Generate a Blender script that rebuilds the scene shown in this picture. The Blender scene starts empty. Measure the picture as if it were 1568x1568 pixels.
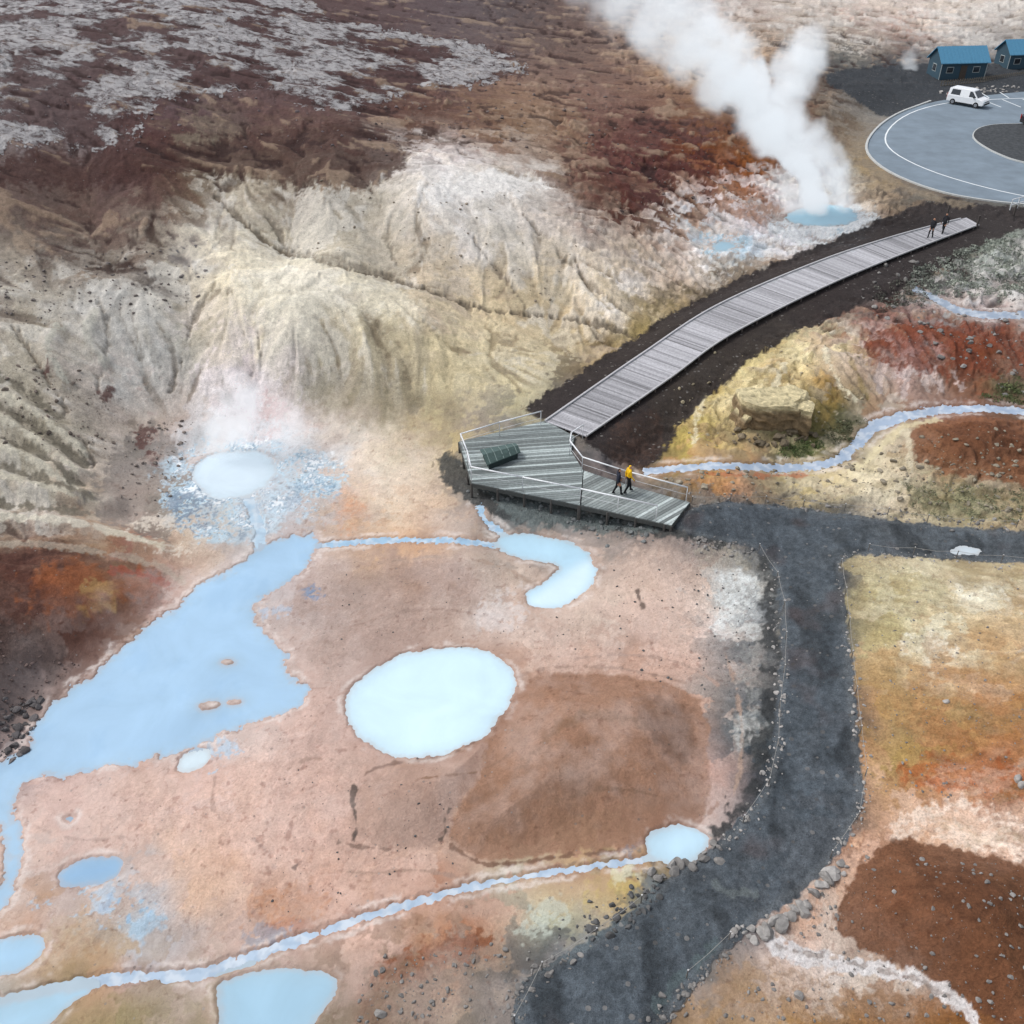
import bpy, bmesh, math, time
import numpy as np
from mathutils import Vector, Matrix
T0=time.time()
rng=np.random.default_rng(7)
# ------------------------------------------------------------------ survey camera (drone)
CH=32.0; TH=math.radians(36); F=1449.0
st,ct=math.sin(TH),math.cos(TH)
def ray(px,py):
    a=(np.asarray(px,float)-784)/F; b=(784-np.asarray(py,float))/F
    return a, ct+b*st, -st+b*ct
def unproj(px,py,z):
    dx,dy,dz=ray(px,py); t=(np.asarray(z,float)-CH)/dz
    return dx*t,dy*t
def depth(x,y): return y*ct+CH*st
# ------------------------------------------------------------------ noise
_ga=np.random.default_rng(3).random(4096)*2*math.pi
_gc=np.cos(_ga).astype(np.float32);_gs=np.sin(_ga).astype(np.float32)
def perlin(x,y,seed=0):
    x=np.asarray(x,dtype=np.float32); y=np.asarray(y,dtype=np.float32)
    x0=np.floor(x);y0=np.floor(y);fx=x-x0;fy=y-y0
    ix=x0.astype(np.int32).astype(np.uint32);iy=y0.astype(np.int32).astype(np.uint32)
    u=fx*fx*fx*(fx*(fx*6-15)+10);v=fy*fy*fy*(fy*(fy*6-15)+10)
    K1=np.uint32(374761393);K2=np.uint32(668265263);S=np.uint32((seed*974634777)&0xffffffff);K3=np.uint32(1274126177)
    hx=[ix*K1,(ix+np.uint32(1))*K1];hy=[iy*K2+S,(iy+np.uint32(1))*K2+S]
    def g(i,j):
        n=hx[i]+hy[j];n=(n^(n>>np.uint32(13)))*K3;k=((n>>np.uint32(15))&np.uint32(4095)).astype(np.int32)
        return _gc[k]*(fx-i)+_gs[k]*(fy-j)
    a=g(0,0);b=g(1,0);c=g(0,1);d=g(1,1)
    p=a+(b-a)*u; q=c+(d-c)*u
    return (p+(q-p)*v)*1.5
def fbm(x,y,o=4,seed=0,gain=0.5):
    s=0;a=1;t=0
    for i in range(o):
        s=s+a*perlin(x*2**i+i*17.3,y*2**i-i*9.1,seed+i*13);t+=a;a*=gain
    return s/t*1.3
def sstep(a,b,x):
    t=np.clip((x-a)/(b-a),0,1); return t*t*(3-2*t)
def lin(h):
    r=np.array([int(h[i:i+2],16) for i in (0,2,4)])/255.0
    return np.where(r<0.04045,r/12.92,((r+0.055)/1.055)**2.4)
ALB=0.97
# ------------------------------------------------------------------ grid
def Wf(y): return 0.62*depth(0,np.maximum(y,5))+4
NA=1180; NC=1100
ang0,ang1=math.radians(77),math.radians(5.2)
angs=np.linspace(ang0,ang1,NA)
ys_d=CH/np.tan(angs)
ycoarse=CH/np.tan(np.linspace(ang0,ang1,230))
tcoarse=np.linspace(-1,1,210)
def rt(x,y):
    y=np.clip(y,ys_d[0],ys_d[-1])
    r=(np.arctan2(CH,y)-ang0)/(ang1-ang0)*(229)
    t=(np.clip(x/Wf(y),-1,1)+1)/2*209
    return r,t
def samp(field,x,y):
    r,t=rt(x,y)
    i=np.clip(np.floor(r).astype(int),0,228);j=np.clip(np.floor(t).astype(int),0,208)
    fr=np.clip(r-i,0,1);ft=np.clip(t-j,0,1)
    if field.ndim==3: fr=fr[...,None];ft=ft[...,None]
    return (field[i,j]*(1-fr)*(1-ft)+field[i+1,j]*fr*(1-ft)+field[i,j+1]*(1-fr)*ft+field[i+1,j+1]*fr*ft)
def chart(x,y):
    d=np.maximum(depth(x,y),14.)
    return F*x/d/100, F*(CH/ct)/d/100
def rbf(px,py,vals,X,Y,c,smooth=0.0):
    a,b=chart(px,py); A,B=chart(X,Y)
    r=np.sqrt((a[:,None]-a)**2+(b[:,None]-b)**2+c*c)
    n=len(a); vals=np.asarray(vals,float)
    if vals.ndim==1: vals=vals[:,None]
    mu=vals.mean(0)
    w=np.linalg.solve(r-smooth*np.eye(n),vals-mu)
    shp=A.shape;A=A.ravel();B=B.ravel()
    out=np.zeros((A.size,vals.shape[1]))
    for s in range(0,A.size,8000):
        R=np.sqrt((A[s:s+8000,None]-a)**2+(B[s:s+8000,None]-b)**2+c*c)
        out[s:s+8000]=R@w+mu
    return out.reshape(shp+(vals.shape[1],))
YC=np.repeat(ycoarse[:,None],210,1); XC=tcoarse[None,:]*Wf(YC)
HP="""0,0,22 300,0,20 600,0,14 900,0,9 1200,0,5.5 1568,0,5 0,100,20 300,100,17 600,100,12.5 900,100,8.5 1200,110,5.5 1400,110,3.4 1568,110,3.4
0,220,16 200,230,14 400,215,12.8 650,235,11 850,230,8.5 1050,220,6.2 1250,220,4 1400,200,3 1568,200,3 500,285,11 640,290,11.2 750,290,9.8 900,330,7.2 1100,330,4 1250,320,2.2 1400,290,3
0,300,13.5 250,300,11.5 400,300,10.5 0,380,11 150,370,9.5 330,375,8.2 440,385,6.6 600,405,6.2 720,462,4.3 850,482,2.8 1000,485,1.8 1100,420,2.2 900,400,5.4 560,340,8.6 700,370,7.6 800,420,5.2
450,420,8 350,405,8.6 560,440,7.2 650,485,5.6 780,530,3 900,545,1.8 450,520,5.6 560,560,3.6 650,620,1.6 560,640,1.1 480,600,2.0 350,540,4.6 400,580,2.6
0,480,9 150,470,8 250,480,7 290,500,5.4 100,560,6 200,600,3.2 0,650,5.5 100,700,3.5 0,780,3 150,770,1.5 270,640,1.6 240,540,5 360,720,0.25 450,700,0.4 300,760,0.4 600,700,0.5 700,760,.3
200,1000,0 400,900,0 600,900,.05 900,900,.05 1100,900,.1 650,1080,.05 400,1100,0 100,1200,0 300,1300,0 600,1300,0 900,1250,0.05 1100,1100,.1 800,1450,0 0,1400,-.1 100,1500,-.1 400,1500,-.1 600,1500,.15 200,1400,-.05 1000,1320,0 850,1340,0
0,900,2.4 100,880,1.9 0,1000,1.8 110,960,1.0 0,1100,.7 235,885,.3 50,1060,.4 0,1200,-.05 700,800,.4 850,800,.5 800,690,1.1 1000,800,1.0 1100,790,1.35 1300,820,1.1 1568,840,1.3 1230,950,.6 1250,1150,.4 1150,1330,.3 900,1480,.5 1050,1400,.4 800,1568,.5
1400,950,1.2 1568,950,1.8 1450,1100,1.2 1568,1100,1.7 1450,1300,.8 1568,1400,1.5 1450,1420,1.3 1400,1520,.5 1200,1460,.2 1568,1568,1.0 1250,1568,.6 1330,1470,.2
1000,720,.5 1200,715,.4 1330,670,.5 1450,625,.7 1568,625,.8 1150,590,1.9 1080,660,1.2 1280,560,2.0 1200,640,1.4 1400,540,2.0 1500,570,1.5 1568,500,2.2 1450,450,2.4 1568,400,2.8 1400,700,1.3 1500,690,1.6 1568,720,1.6 1300,770,1.0 1450,770,1.1 1300,500,2.2
1000,300,5.8 1250,20,5.2"""
hp=np.array([[float(v) for v in s.split(',')] for s in HP.split()])
lf=hp[:,1]<790; k_=np.where(lf&(hp[:,2]>1.0)&(hp[:,0]<1180),.70,1.0); hp[:,2]=np.where(k_<1,1.0+(hp[:,2]-1.0)*k_,hp[:,2])
hx,hy=unproj(hp[:,0],hp[:,1],hp[:,2])
HC=rbf(hx,hy,hp[:,2],XC,YC,0.45,0.02)[...,0]
def base(x,y): return samp(HC,np.asarray(x,float),np.asarray(y,float))
def ground(px,py):
    """ray / terrain intersection for surveyed points"""
    px=np.atleast_1d(np.asarray(px,float));py=np.atleast_1d(np.asarray(py,float))
    dx,dy,dz=ray(px,py); dz=np.minimum(dz,-0.04)
    t0=(26.0-CH)/dz; t1=(-0.6-CH)/dz
    k=np.linspace(0,1,500)[None,:]
    T=t0[:,None]+(t1-t0)[:,None]*k
    z=CH+dz[:,None]*T; g=base(dx[:,None]*T,dy[:,None]*T)
    hit=(z-g)<0; i=np.where(hit.any(1),hit.argmax(1),499); i=np.maximum(i,1)
    r=np.arange(len(px)); d0=(z-g)[r,i-1];d1=(z-g)[r,i]; w=np.clip(d0/(d0-d1+1e-9),0,1)
    t=T[r,i-1]+(T[r,i]-T[r,i-1])*w
    return dx*t,dy*t
def chaikin(p,n=2,closed=True):
    p=np.asarray(p,float)
    for _ in range(n):
        if closed:
            q=np.roll(p,-1,0); p=np.stack([p*.75+q*.25,p*.25+q*.75],1).reshape(-1,2)
        else:
            a=p[:-1];b=p[1:]; m=np.stack([a*.75+b*.25,a*.25+b*.75],1).reshape(-1,2)
            p=np.vstack([p[:1],m,p[-1:]])
    return p
def P(s): return np.array([[float(v) for v in t.split(',')] for t in s.split()])
def gpoly(pts,n=2):
    p=chaikin(pts,n) if n else np.asarray(pts,float)
    x,y=ground(p[:,0],p[:,1]); return np.stack([x,y],1)
def stroke(pts,w):
    pts=np.asarray(pts,float); w=np.broadcast_to(np.asarray(w,float),(len(pts),))
    q=chaikin(pts,2,False) if len(pts)>2 else pts
    tt=np.linspace(0,1,len(q)); ww=np.interp(tt,np.linspace(0,1,len(pts)),w)/2
    d=np.gradient(q,axis=0); d/=np.linalg.norm(d,axis=1)[:,None]+1e-9
    n=np.column_stack([-d[:,1],d[:,0]])
    poly=np.vstack([q+n*ww[:,None],(q-n*ww[:,None])[::-1]])
    x,y=ground(poly[:,0],poly[:,1]); return np.stack([x,y],1)
ys=np.concatenate([[-80,-30,-8],ys_d,[420,520,700,1000,1600,3000]])
ts=np.concatenate([[-9,-4,-2,-1.4,-1.12],np.linspace(-1,1,NC),[1.12,1.4,2,4,9]])
NR=len(ys);NT=len(ts)
Y=np.repeat(ys[:,None],NT,1); X=ts[None,:]*Wf(Y)
X32=X.astype(np.float32);Y32=Y.astype(np.float32)
MPP=(depth(X,np.maximum(Y,8))/F).astype(np.float32)
B=base(X,Y)
def sdf_sub(poly,margin):
    mn=poly.min(0)-margin;mx=poly.max(0)+margin
    i0=max(0,np.searchsorted(ys,mn[1])-1);i1=min(NR,np.searchsorted(ys,mx[1])+1)
    m=np.zeros(X.shape,bool);m[i0:i1]=(X[i0:i1]>mn[0])&(X[i0:i1]<mx[0])&(Y[i0:i1]>mn[1])&(Y[i0:i1]<mx[1])
    px=X32[m];py=Y32[m]
    d=np.full(px.shape,1e9,np.float32);ins=np.zeros(px.shape,bool)
    q=np.roll(poly,-1,0)
    for (ax,ay),(bx,by) in zip(poly.tolist(),q.tolist()):
        ex,ey=bx-ax,by-ay; L=ex*ex+ey*ey+1e-12
        dx=px-np.float32(ax);dy=py-np.float32(ay)
        t=np.clip(dx*np.float32(ex/L)+dy*np.float32(ey/L),0,1)
        dx-=t*np.float32(ex);dy-=t*np.float32(ey)
        np.minimum(d,dx*dx+dy*dy,out=d)
        if ay!=by:
            c=((ay>py)!=(by>py)); c&=(px<np.float32((bx-ax)/(by-ay))*(py-np.float32(ay))+np.float32(ax)); ins^=c
    d=np.sqrt(d);return m,np.minimum(np.where(ins,-d,d),margin)
def sdf(poly,margin=6.0):
    out=np.full(X.shape,margin,np.float32);m,d=sdf_sub(poly,margin);out[m]=d;return out
# ------------------------------------------------------------------ boardwalk corridor & parking flattening
BL=P("835,645 985,541 1100,467 1250,402 1370,362 1480,333");BR=P("898,668 1025,580 1120,512 1270,436 1395,384 1500,344")
BZ=np.array([1.55,1.95,2.3,2.7,2.9,3.05])
def ca(p,z):
    x,y=unproj(p[:,0],p[:,1],z); return np.column_stack([x,y,z])
WL=ca(BL,BZ);WR=ca(BR,BZ)
def resample(p,n):
    q=[]
    for i in range(len(p)-1):
        p0=p[max(i-1,0)];p1=p[i];p2=p[i+1];p3=p[min(i+2,len(p)-1)]
        for t in np.linspace(0,1,20,endpoint=False):
            q.append(.5*((2*p1)+(-p0+p2)*t+(2*p0-5*p1+4*p2-p3)*t*t+(-p0+3*p1-3*p2+p3)*t**3))
    q.append(p[-1]);q=np.array(q)
    s=np.concatenate([[0],np.cumsum(np.linalg.norm(np.diff(q,axis=0),axis=1))])
    u=np.linspace(0,s[-1],n); return np.column_stack([np.interp(u,s,q[:,k]) for k in range(3)]),s[-1]
CL,_=resample((WL+WR)/2,40)
dB=np.full(X.shape,99.);zB=np.zeros(X.shape)
mB=(X>CL[:,0].min()-14)&(X<CL[:,0].max()+14)&(Y>CL[:,1].min()-14)&(Y<CL[:,1].max()+14)
bx,by=X[mB],Y[mB];db=np.full(bx.shape,99.);zb=np.zeros(bx.shape)
for a,b in zip(CL[:-1],CL[1:]):
    e=b-a;t=np.clip(((bx-a[0])*e[0]+(by-a[1])*e[1])/(e[0]**2+e[1]**2),0,1)
    d=np.hypot(bx-a[0]-t*e[0],by-a[1]-t*e[1]);k=d<db;db[k]=d[k];zb[k]=(a[2]+t*e[2])[k]
dB[mB]=db;zB[mB]=zb
w=1-sstep(2.2,4.6,dB); B=B*(1-w)+(zB-0.28)*w
LOT=P("1640,135 1568,140 1500,147 1425,155 1362,178 1327,212 1326,238 1365,268 1440,296 1510,308 1568,314 1640,318")
lx,ly=unproj(*chaikin(LOT,2).T,3.0);LOTW=np.column_stack([lx,ly])
sL=sdf(LOTW,14); w=1-sstep(0.5,7,sL);B=B*(1-w)+(3.0-0.06)*w
def mound(px,py,rx,ry,h):
    global B
    x,y=ground(px,py); B=B+h*np.exp(-(((X-x)/rx)**2+((Y-y)/ry)**2))
mound(1490,675,3.2,2.2,.8);mound(1440,530,4,2.5,.5);mound(1180,618,2.8,1.3,.8)
# ------------------------------------------------------------------ water bodies
LAKE="372,856 405,832 450,818 485,820 492,836 470,865 440,895 400,915 382,935 398,962 428,985 442,1010 432,1030 474,1048 465,1070 440,1092 400,1096 360,1116 300,1142 250,1160 180,1176 120,1185 60,1190 28,1210 18,1235 34,1275 42,1310 32,1350 10,1392 -30,1410 -30,1380 8,1345 16,1310 12,1280 -30,1245 -30,1175 28,1152 50,1125 44,1112 90,1065 160,1010 230,947 280,925 300,890 340,880"
WAT=[
('geothermal_lake',gpoly(P(LAKE)),'a9c9e3'),
('geothermal_pool',gpoly(P("525,1075 545,1045 590,1010 650,992 710,988 755,998 785,1025 793,1050 775,1090 740,1130 690,1155 620,1162 570,1145 535,1115")),'d2ecf8'),
('geothermal_pool',gpoly(P("758,816 800,810 840,819 880,827 905,843 914,880 902,907 870,932 830,938 802,931 808,908 846,886 858,866 825,858 790,852 766,842")),'b8daec'),
('geothermal_pool',gpoly(P("272,1160 300,1144 325,1147 320,1165 290,1181 272,1181")),'dcebf2'),
('geothermal_pool',gpoly(P("85,1340 110,1320 150,1310 187,1311 190,1328 170,1348 130,1362 90,1362")),'92b6d6'),
('geothermal_pool',gpoly(P("-30,1445 30,1430 65,1435 75,1455 50,1480 20,1493 -30,1495")),'a8cbe4'),
('geothermal_pool',gpoly(P("988,1280 1020,1264 1060,1264 1086,1278 1082,1300 1062,1322 1020,1326 990,1312")),'c2e0f0'),
('geothermal_pool',gpoly(P("325,1508 380,1488 440,1482 505,1488 520,1502 510,1532 470,1575 450,1620 330,1620 338,1530")),'a4c6da'),
('geothermal_pool',gpoly(P("-30,1534 50,1527 110,1512 150,1515 110,1540 70,1575 -30,1600")),'a8cbe0'),
('geothermal_pool',gpoly(P("288,716 310,695 350,684 400,689 427,708 420,742 385,766 330,769 300,747")),'d4e4ee'),
('geothermal_pool',gpoly(P("1198,335 1220,318 1262,310 1304,316 1318,332 1296,348 1235,354")),'b0d8e8'),
('geothermal_pool',gpoly(P("1088,372 1102,366 1120,370 1128,380 1110,388 1092,384")),'98b8c8'),
('geothermal_pool',gpoly(P("97,1251 106,1247 116,1250 112,1256 100,1258"),1),'7fa8c8'),
('rain_puddle',gpoly(P("1452,842 1480,834 1508,840 1496,850 1462,850"),1),'ccd6dc'),
('hot_stream',stroke(P("480,836 560,828 650,826 740,829 775,832"),[11,9,9,10,11]),'a4c4dc'),
('hot_stream',stroke(P("732,772 742,795 770,812 785,825"),[11,10,11,14]),'a4c4dc'),
('hot_stream',stroke(P("378,760 392,790 398,815 400,845"),[22,18,18,28]),'b8cfdf'),
('hot_stream',stroke(P("1010,1314 940,1322 850,1335 760,1350 680,1368 600,1391 540,1411 480,1432 420,1452 370,1478 300,1496 200,1496 120,1510 50,1526 -30,1540"),[13,11,12,12,14,15,16,17,19,21,21,23,21,23,23]),'b4c6d8'),
('mountain_stream',stroke(P("985,722 1080,712 1180,716 1262,713 1300,697 1318,668 1360,642 1430,628 1500,624 1568,630 1640,640"),[11,12,12,14,17,21,18,14,12,12,12]),'a6b6ca'),
('mountain_stream',stroke(P("1395,440 1430,455 1470,478 1530,484 1640,478"),[8,10,12,12,12]),'98a4b4'),
]
ISL=[gpoly(P("302,1084 318,1076 340,1076 335,1086 310,1092")),gpoly(P("345,1075 366,1070 372,1078 352,1082"),1),gpoly(P("336,1015 352,1010 362,1017 345,1022"),1)]
wn=fbm(X*1.1,Y*1.1,4,31); wn2=fbm(X*4,Y*4,3,77)
WS=[];allw=np.full(X.shape,6.,np.float32)
isl=np.minimum.reduce([sdf(p,3) for p in ISL])
for nm,poly,c in WAT:
    s=sdf(poly,6)
    pool='stream' not in nm
    if pool:
        lv=float(np.median(base(poly[:,0],poly[:,1])))-0.02
        k=1-sstep(0.3,2.6,s); B=B*(1-k)+lv*k
    lk='lake' in nm
    s=s+np.where(s<3,1,0)*(wn*(13 if lk else 6 if pool else 6)+wn2*(6 if lk else 3 if pool else 5))*MPP
    if lk: s=np.maximum(s,-(isl+wn2*0.06))
    WS.append(s.astype(np.float32)); allw=np.minimum(allw,s)
# ------------------------------------------------------------------ downslope gullies (line integral of noise along fall line)
sub=2
xs=X[::sub,::sub];yy=Y[::sub,::sub]
HCw=HC+.9*fbm(XC/9,YC/9,3,5)*np.clip(HC/3,0,1)
gy_=np.gradient(HCw,axis=0)/np.gradient(YC,axis=0)
gx_=np.gradient(HCw,axis=1)/np.gradient(XC,axis=1)
gy_=gy_-gx_*(np.gradient(XC,axis=0)/np.gradient(YC,axis=0))
gn=np.sqrt(gx_**2+gy_**2)+1e-4;GD=np.stack([gx_/gn,gy_/gn],-1)
def lic(width,length,seed,n=7,rough=.6):
    acc=0
    for sgn in (1,-1):
        x=xs.copy();y=yy.copy()
        for i in range(n):
            acc=acc+perlin(x/width,y/width,seed)+rough*perlin(x/width*2.3,y/width*2.3,seed+3)
            g=samp(GD,x,y);x=x+sgn*g[...,0]*length/n;y=y+sgn*g[...,1]*length/n
    return acc/acc[20:-20].std()
def up(a):
    r=np.clip(np.arange(NR)/sub,0,a.shape[0]-1.001);c=np.clip(np.arange(NT)/sub,0,a.shape[1]-1.001)
    i=np.floor(r).astype(int);j=np.floor(c).astype(int);fr=(r-i)[:,None];fc=(c-j)[None,:]
    a0=a[i][:,j];a1=a[i+1][:,j];b0=a[i][:,j+1];b1=a[i+1][:,j+1]
    return a0*(1-fr)*(1-fc)+a1*fr*(1-fc)+b0*(1-fr)*fc+b1*fr*fc
G1=up(lic(0.6,2.0,3));G2=up(lic(2.0,5.0,19)); G3=up(lic(6,12,41,4))
rdg1=np.exp(-(G2/.22)**2);rdg2=np.exp(-(G1/.25)**2)
tA=time.time()-T0
# ------------------------------------------------------------------ colours
CG="""8a8080 6a5254 6b5554 7a6c6c 6e5555 5c4543 604a48 5f5052 5a4f4f 665048 7a6560 9a8a80 a89c90 b0a596 b8ad9f b9aea0 b5ab9c
857b7b 8a8080 857a7a 7c7070 6a5654 766a6a 5b4340 655452 74605a 705a50 80685a a88a68 a08468 4c4a4a 3e4044 4a5056 707070
8e8686 8a8282 5a3c3a 553836 604640 6b5048 6a5048 6e554a 80654f 7e6450 6e4c42 5f3e38 85684f 7c6a58 8b857c 8b857c 7a8288
5f4a42 6a5248 5e4440 7a6452 958872 a59c88 a8a18e d0cac0 c0b8a8 7c5f50 5e3c38 684238 906a54 b8bdb8 8a7a66 6a625c 5a5654
8a8074 6e6058 7c6c60 8f8578 c4bca0 b0a78c a49b86 b4aa98 b0a692 bdb2a0 b09e88 d8d6d0 c0bab0 968068 3a3538 5a5854 8c9088
9a9080 a09a88 a39f90 aba48e cdc3a0 d0c6a8 b8ad88 bba888 b4a078 bdaa80 c0b08c 504a48 4a4443 8a7a66 6e5a50 80807a 9a8a80
a8a290 908a7c a8a69c b5b0a0 cfc6c0 a09880 9a8e70 b2a67c cabd90 6e604c 3e3634 a08848 ccb87c b08a48 a89a90 84503a 7a5a48
948c78 a09884 b4a89a c8c0bc d0d0d0 d0c4bc cdbfa8 bfa97f 60605c 6a6660 4e3c32 b09a50 706850 6a6248 b5a48c 8a6040 7c5a46
a29c8c aaa18e b8aa9a b8c4c8 b8cad2 b8b4b2 d2bfa8 c2a890 6a7070 5a5e60 4a4c4e 585c60 50545a 505458 b8aa90 9c9478 9c8c70
6a4030 84503a a08058 c0a898 b8b4b4 b8a49c b89e8c a88e7c b09c8c c8b4a4 c8b0a0 cdb8a8 8a8a86 4e5258 b0a07c b8a888 a89870
6e5448 704a3c a08878 b0a098 b4a49c b09c92 a89084 b49c8e c4ac9c c6ac9c c8aea0 c8b0a4 8a8884 4c5056 a89868 c4b898 b8a074
584c4a b0a098 b8a8a0 b8a8a0 b8a8a0 c0a498 b09a90 a89084 9c7c68 a07a64 9a7258 b89480 6a6a68 4b4f55 a89068 b08a54 a87844
90888a c0a8a0 c4aea6 ccbab4 c8ada0 c2a294 ae8e7e a0806c 9c7a64 966f58 946c50 b89080 44484c 4d5157 a08850 a87a50 986844
c8b0a4 c4a498 c8aa9c caac9e c8a898 b89a8b b09080 a88872 a07c66 a68068 b08c78 b8a8a0 44484e 4c5056 c09878 d8b8a0 d4b49c
c0a898 b0a098 b0a49c c8a890 c4a088 c0a294 b89888 b89a88 b89c88 a89c88 84806c 44474d 4a4f56 c0a088 7c4c30 7a4a2e 7c4e32
c8b8b0 b09070 b8a094 b8a8a0 b8a098 b8a090 c0a090 9c6a4a 8a7868 484c52 444950 6a6864 c0aca0 d0c4bc c0b4a8 7a4e34 74482e
a0a098 8c7c58 94845c 8c7c60 94886c 9a8878 8a7260 8c7862 54524e 42464c 484c50 9a7a54 a08058 9a7850 946e4c 906848 7c5034"""
rows=[r.split() for r in CG.split('\n')]
cp=[];cc=[]
for j,r in enumerate(rows):
    for i,h in enumerate(r): cp.append((i*98,j*98));cc.append(lin(h))
EX="""330,250,8a806c 360,330,a8a08c 560,300,8f8a7c 640,280,b0aca2 720,270,d6d2ca 800,275,c8c2b4 820,320,b4aca0 600,360,9e9682 460,340,9a907c 540,250,6a5a4c 460,225,705a4c 880,290,8a7868
400,440,d8cfb4 500,450,d8cfbc 460,560,a09a84 520,620,8e8268 610,620,8c8066 600,540,aaa080 680,570,b0a47c 740,540,c2b68e 800,590,c8bc98 690,640,a89a72 840,560,b8ac88
230,520,a8a89e 200,560,a4a49c 60,520,b0a890 20,600,a8a08a 60,640,908870 150,620,a89c8c 230,660,b0a090 180,690,a89c8c 120,780,b4a890 40,740,b0a890
350,600,d0c4c2 420,640,ccbcba 300,640,c8bcb4 480,650,cfc0b8 560,680,d0c4b4 240,690,a89084 230,740,908c88 460,740,b4ccd8 520,720,c4ccd0 270,800,c8b8a4 330,820,c4b4a4 450,780,a8bccc 530,760,caa488 620,740,d2c0ac 660,700,c8b8a0
100,870,80503a 160,930,845038 60,930,5a3a32 140,900,906444 230,900,905040 30,1040,625450 200,870,8c6448 10,860,4c2c28
560,860,c4a078 620,850,c8a07c 700,900,a08878 740,880,b8a89c 660,940,a88e80 520,900,b0a098 960,880,c4ac9c 760,950,c4b8b0 1120,940,c8c8c4 1120,900,c4bcb0 1140,1120,90908c 940,950,ccb8a8 1060,960,c8aea0 900,1000,c4a898
440,1160,cbb0a4 520,1200,c4a698 230,1240,caa896 360,1270,ccac9c 80,1280,c8a898 150,1250,c8aa9a 60,1350,b8a8a0 130,1420,a08468 90,1450,a88058 170,1440,b49878 60,1400,b49078 250,1400,a8b0b8 210,1420,a4b4c0
420,1380,c89c7c 440,1410,a87c68 500,1350,cca694 650,1340,c8a898 600,1440,c8a898 560,1470,cca896 620,1490,8c7060 660,1440,a4744c 720,1440,985c34 760,1420,b08c74 830,1400,a8a890 860,1370,b4a480 930,1370,c0a878 980,1350,9a8450 800,1450,8c8474 740,1500,8c7c6c 700,1540,947c64 560,1540,7c5c48
1340,900,b4a478 1400,900,b8aa80 1500,920,d0c8ac 1430,990,d4ccb4 1520,990,b49c70 1340,1000,b4a478 1340,1080,b48c60 1400,1050,b08c64 1500,1050,a87c50 1420,1130,a8844c 1520,1150,a4704c 1400,1200,a87c54 1480,1200,b4805c 1340,1180,b08858 1540,1210,8c5838 1340,1330,c8a084 1240,1420,c8a48c 1300,1300,c49c80
1180,130,947058 1110,80,b0905c 1150,30,a08c7c 1000,130,8c6c58 900,140,84685c 700,160,6e5248 780,120,8a6c5c 640,200,745848 860,190,96785c 760,230,8a6c58 940,240,683c34 1040,270,5c3830 1150,300,9a6648 1000,320,5a3a36 950,350,684438 1060,350,a88c74 1120,350,c4b4a4 1180,350,d4ccc8 1200,380,d8d8d8 1130,380,a4c4d4 1290,370,d8d4cc 1340,330,a49078 1330,260,96805c 1290,200,7c6854 1230,250,70483c 1380,40,a08070 1450,50,c0b4a4 1300,70,a8a090
920,420,c4b8a0 860,440,a89c80 960,460,d4d0c8 1020,430,b8a48c 1080,410,c8beb0 1130,430,a08c6c 1200,400,9c8060 980,520,a89468 930,510,b8a074 1040,470,a08c68
1060,600,c4b06c 1060,680,b49e50 1130,560,c8b67c 1160,600,d4caa4 1210,620,b09c70 1250,540,d4c690 1300,540,c8b888 1330,510,9c7460 1360,540,84442c 1420,510,8c4c30 1480,510,7a3c28 1540,520,80482e 1380,590,c4b0a8 1430,585,c4b4ac 1500,600,805840 1230,680,606838 1290,640,585838 1180,680,54502c 1130,720,c0946c 1100,735,b07848 1280,730,c8b890 1340,720,d0c4a4 1400,640,988468 1420,680,90643c 1480,690,84522e 1540,690,7a4a34 1350,770,c8bca4 1430,740,a0906c 1500,760,94906c 1540,590,5c5840 1240,750,c8b484 1100,760,8c7c60
1380,450,7c6c64 1440,430,60605c 1500,420,8c9488 1540,380,8c9488 1560,440,9ca09c 1420,470,9c9c9c 1500,460,b0aaa8 1560,480,a48474 1330,470,6c605c 1260,480,6c6054
560,800,bca898 860,740,484c4c"""
for s in EX.split():
    a,b,h=s.split(',');cp.append((float(a),float(b)));cc.append(lin(h))
cp=np.array(cp);cc=np.array(cc)
gx0,gy0=ground(cp[:,0],cp[:,1])
CC=rbf(gx0,gy0,cc,XC,YC,0.08,0.04); CC=np.clip(CC,0.008,0.9)
n1=fbm(X/2.2,Y/2.2,5,101,.62);n2=fbm(X/2.2+40,Y/2.2-30,5,202,.62)
n3=fbm(X/9,Y/9,4,303,.58);n4=fbm(X/9+9,Y/9,4,404,.58)
flk=sstep(1.0,3.0,B)
ox=(n1*28+n3*24+flk*(G1*4+G2*7));oy=(n2*42+n4*44+flk*(G2*10-G1*5))
colA=samp(CC,X+ox*MPP,Y+oy*MPP)
colB=samp(CC,X+(ox+52)*MPP,Y+(oy-70)*MPP)
q1=sstep(-.035,.035,fbm(X/2.6,Y/2.6,5,881,.66)+.25*n3)[...,None]
col=colA*(1-.6*q1)+colB*.6*q1
q2=sstep(-.03,.03,fbm(X/1.1,Y/1.1,4,883,.64)-.1+.3*n1)[...,None]
col=col*(1-.05*q2)
MOSS=np.zeros(X.shape);GRV=np.zeros(X.shape);WET=np.zeros(X.shape)
hill=sstep(0.8,2.4,B)*(1-(1-sstep(4,6,dB)))*sstep(2,10,sL+0)
dist_=depth(X,Y)
far=sstep(85,150,dist_)
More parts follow.
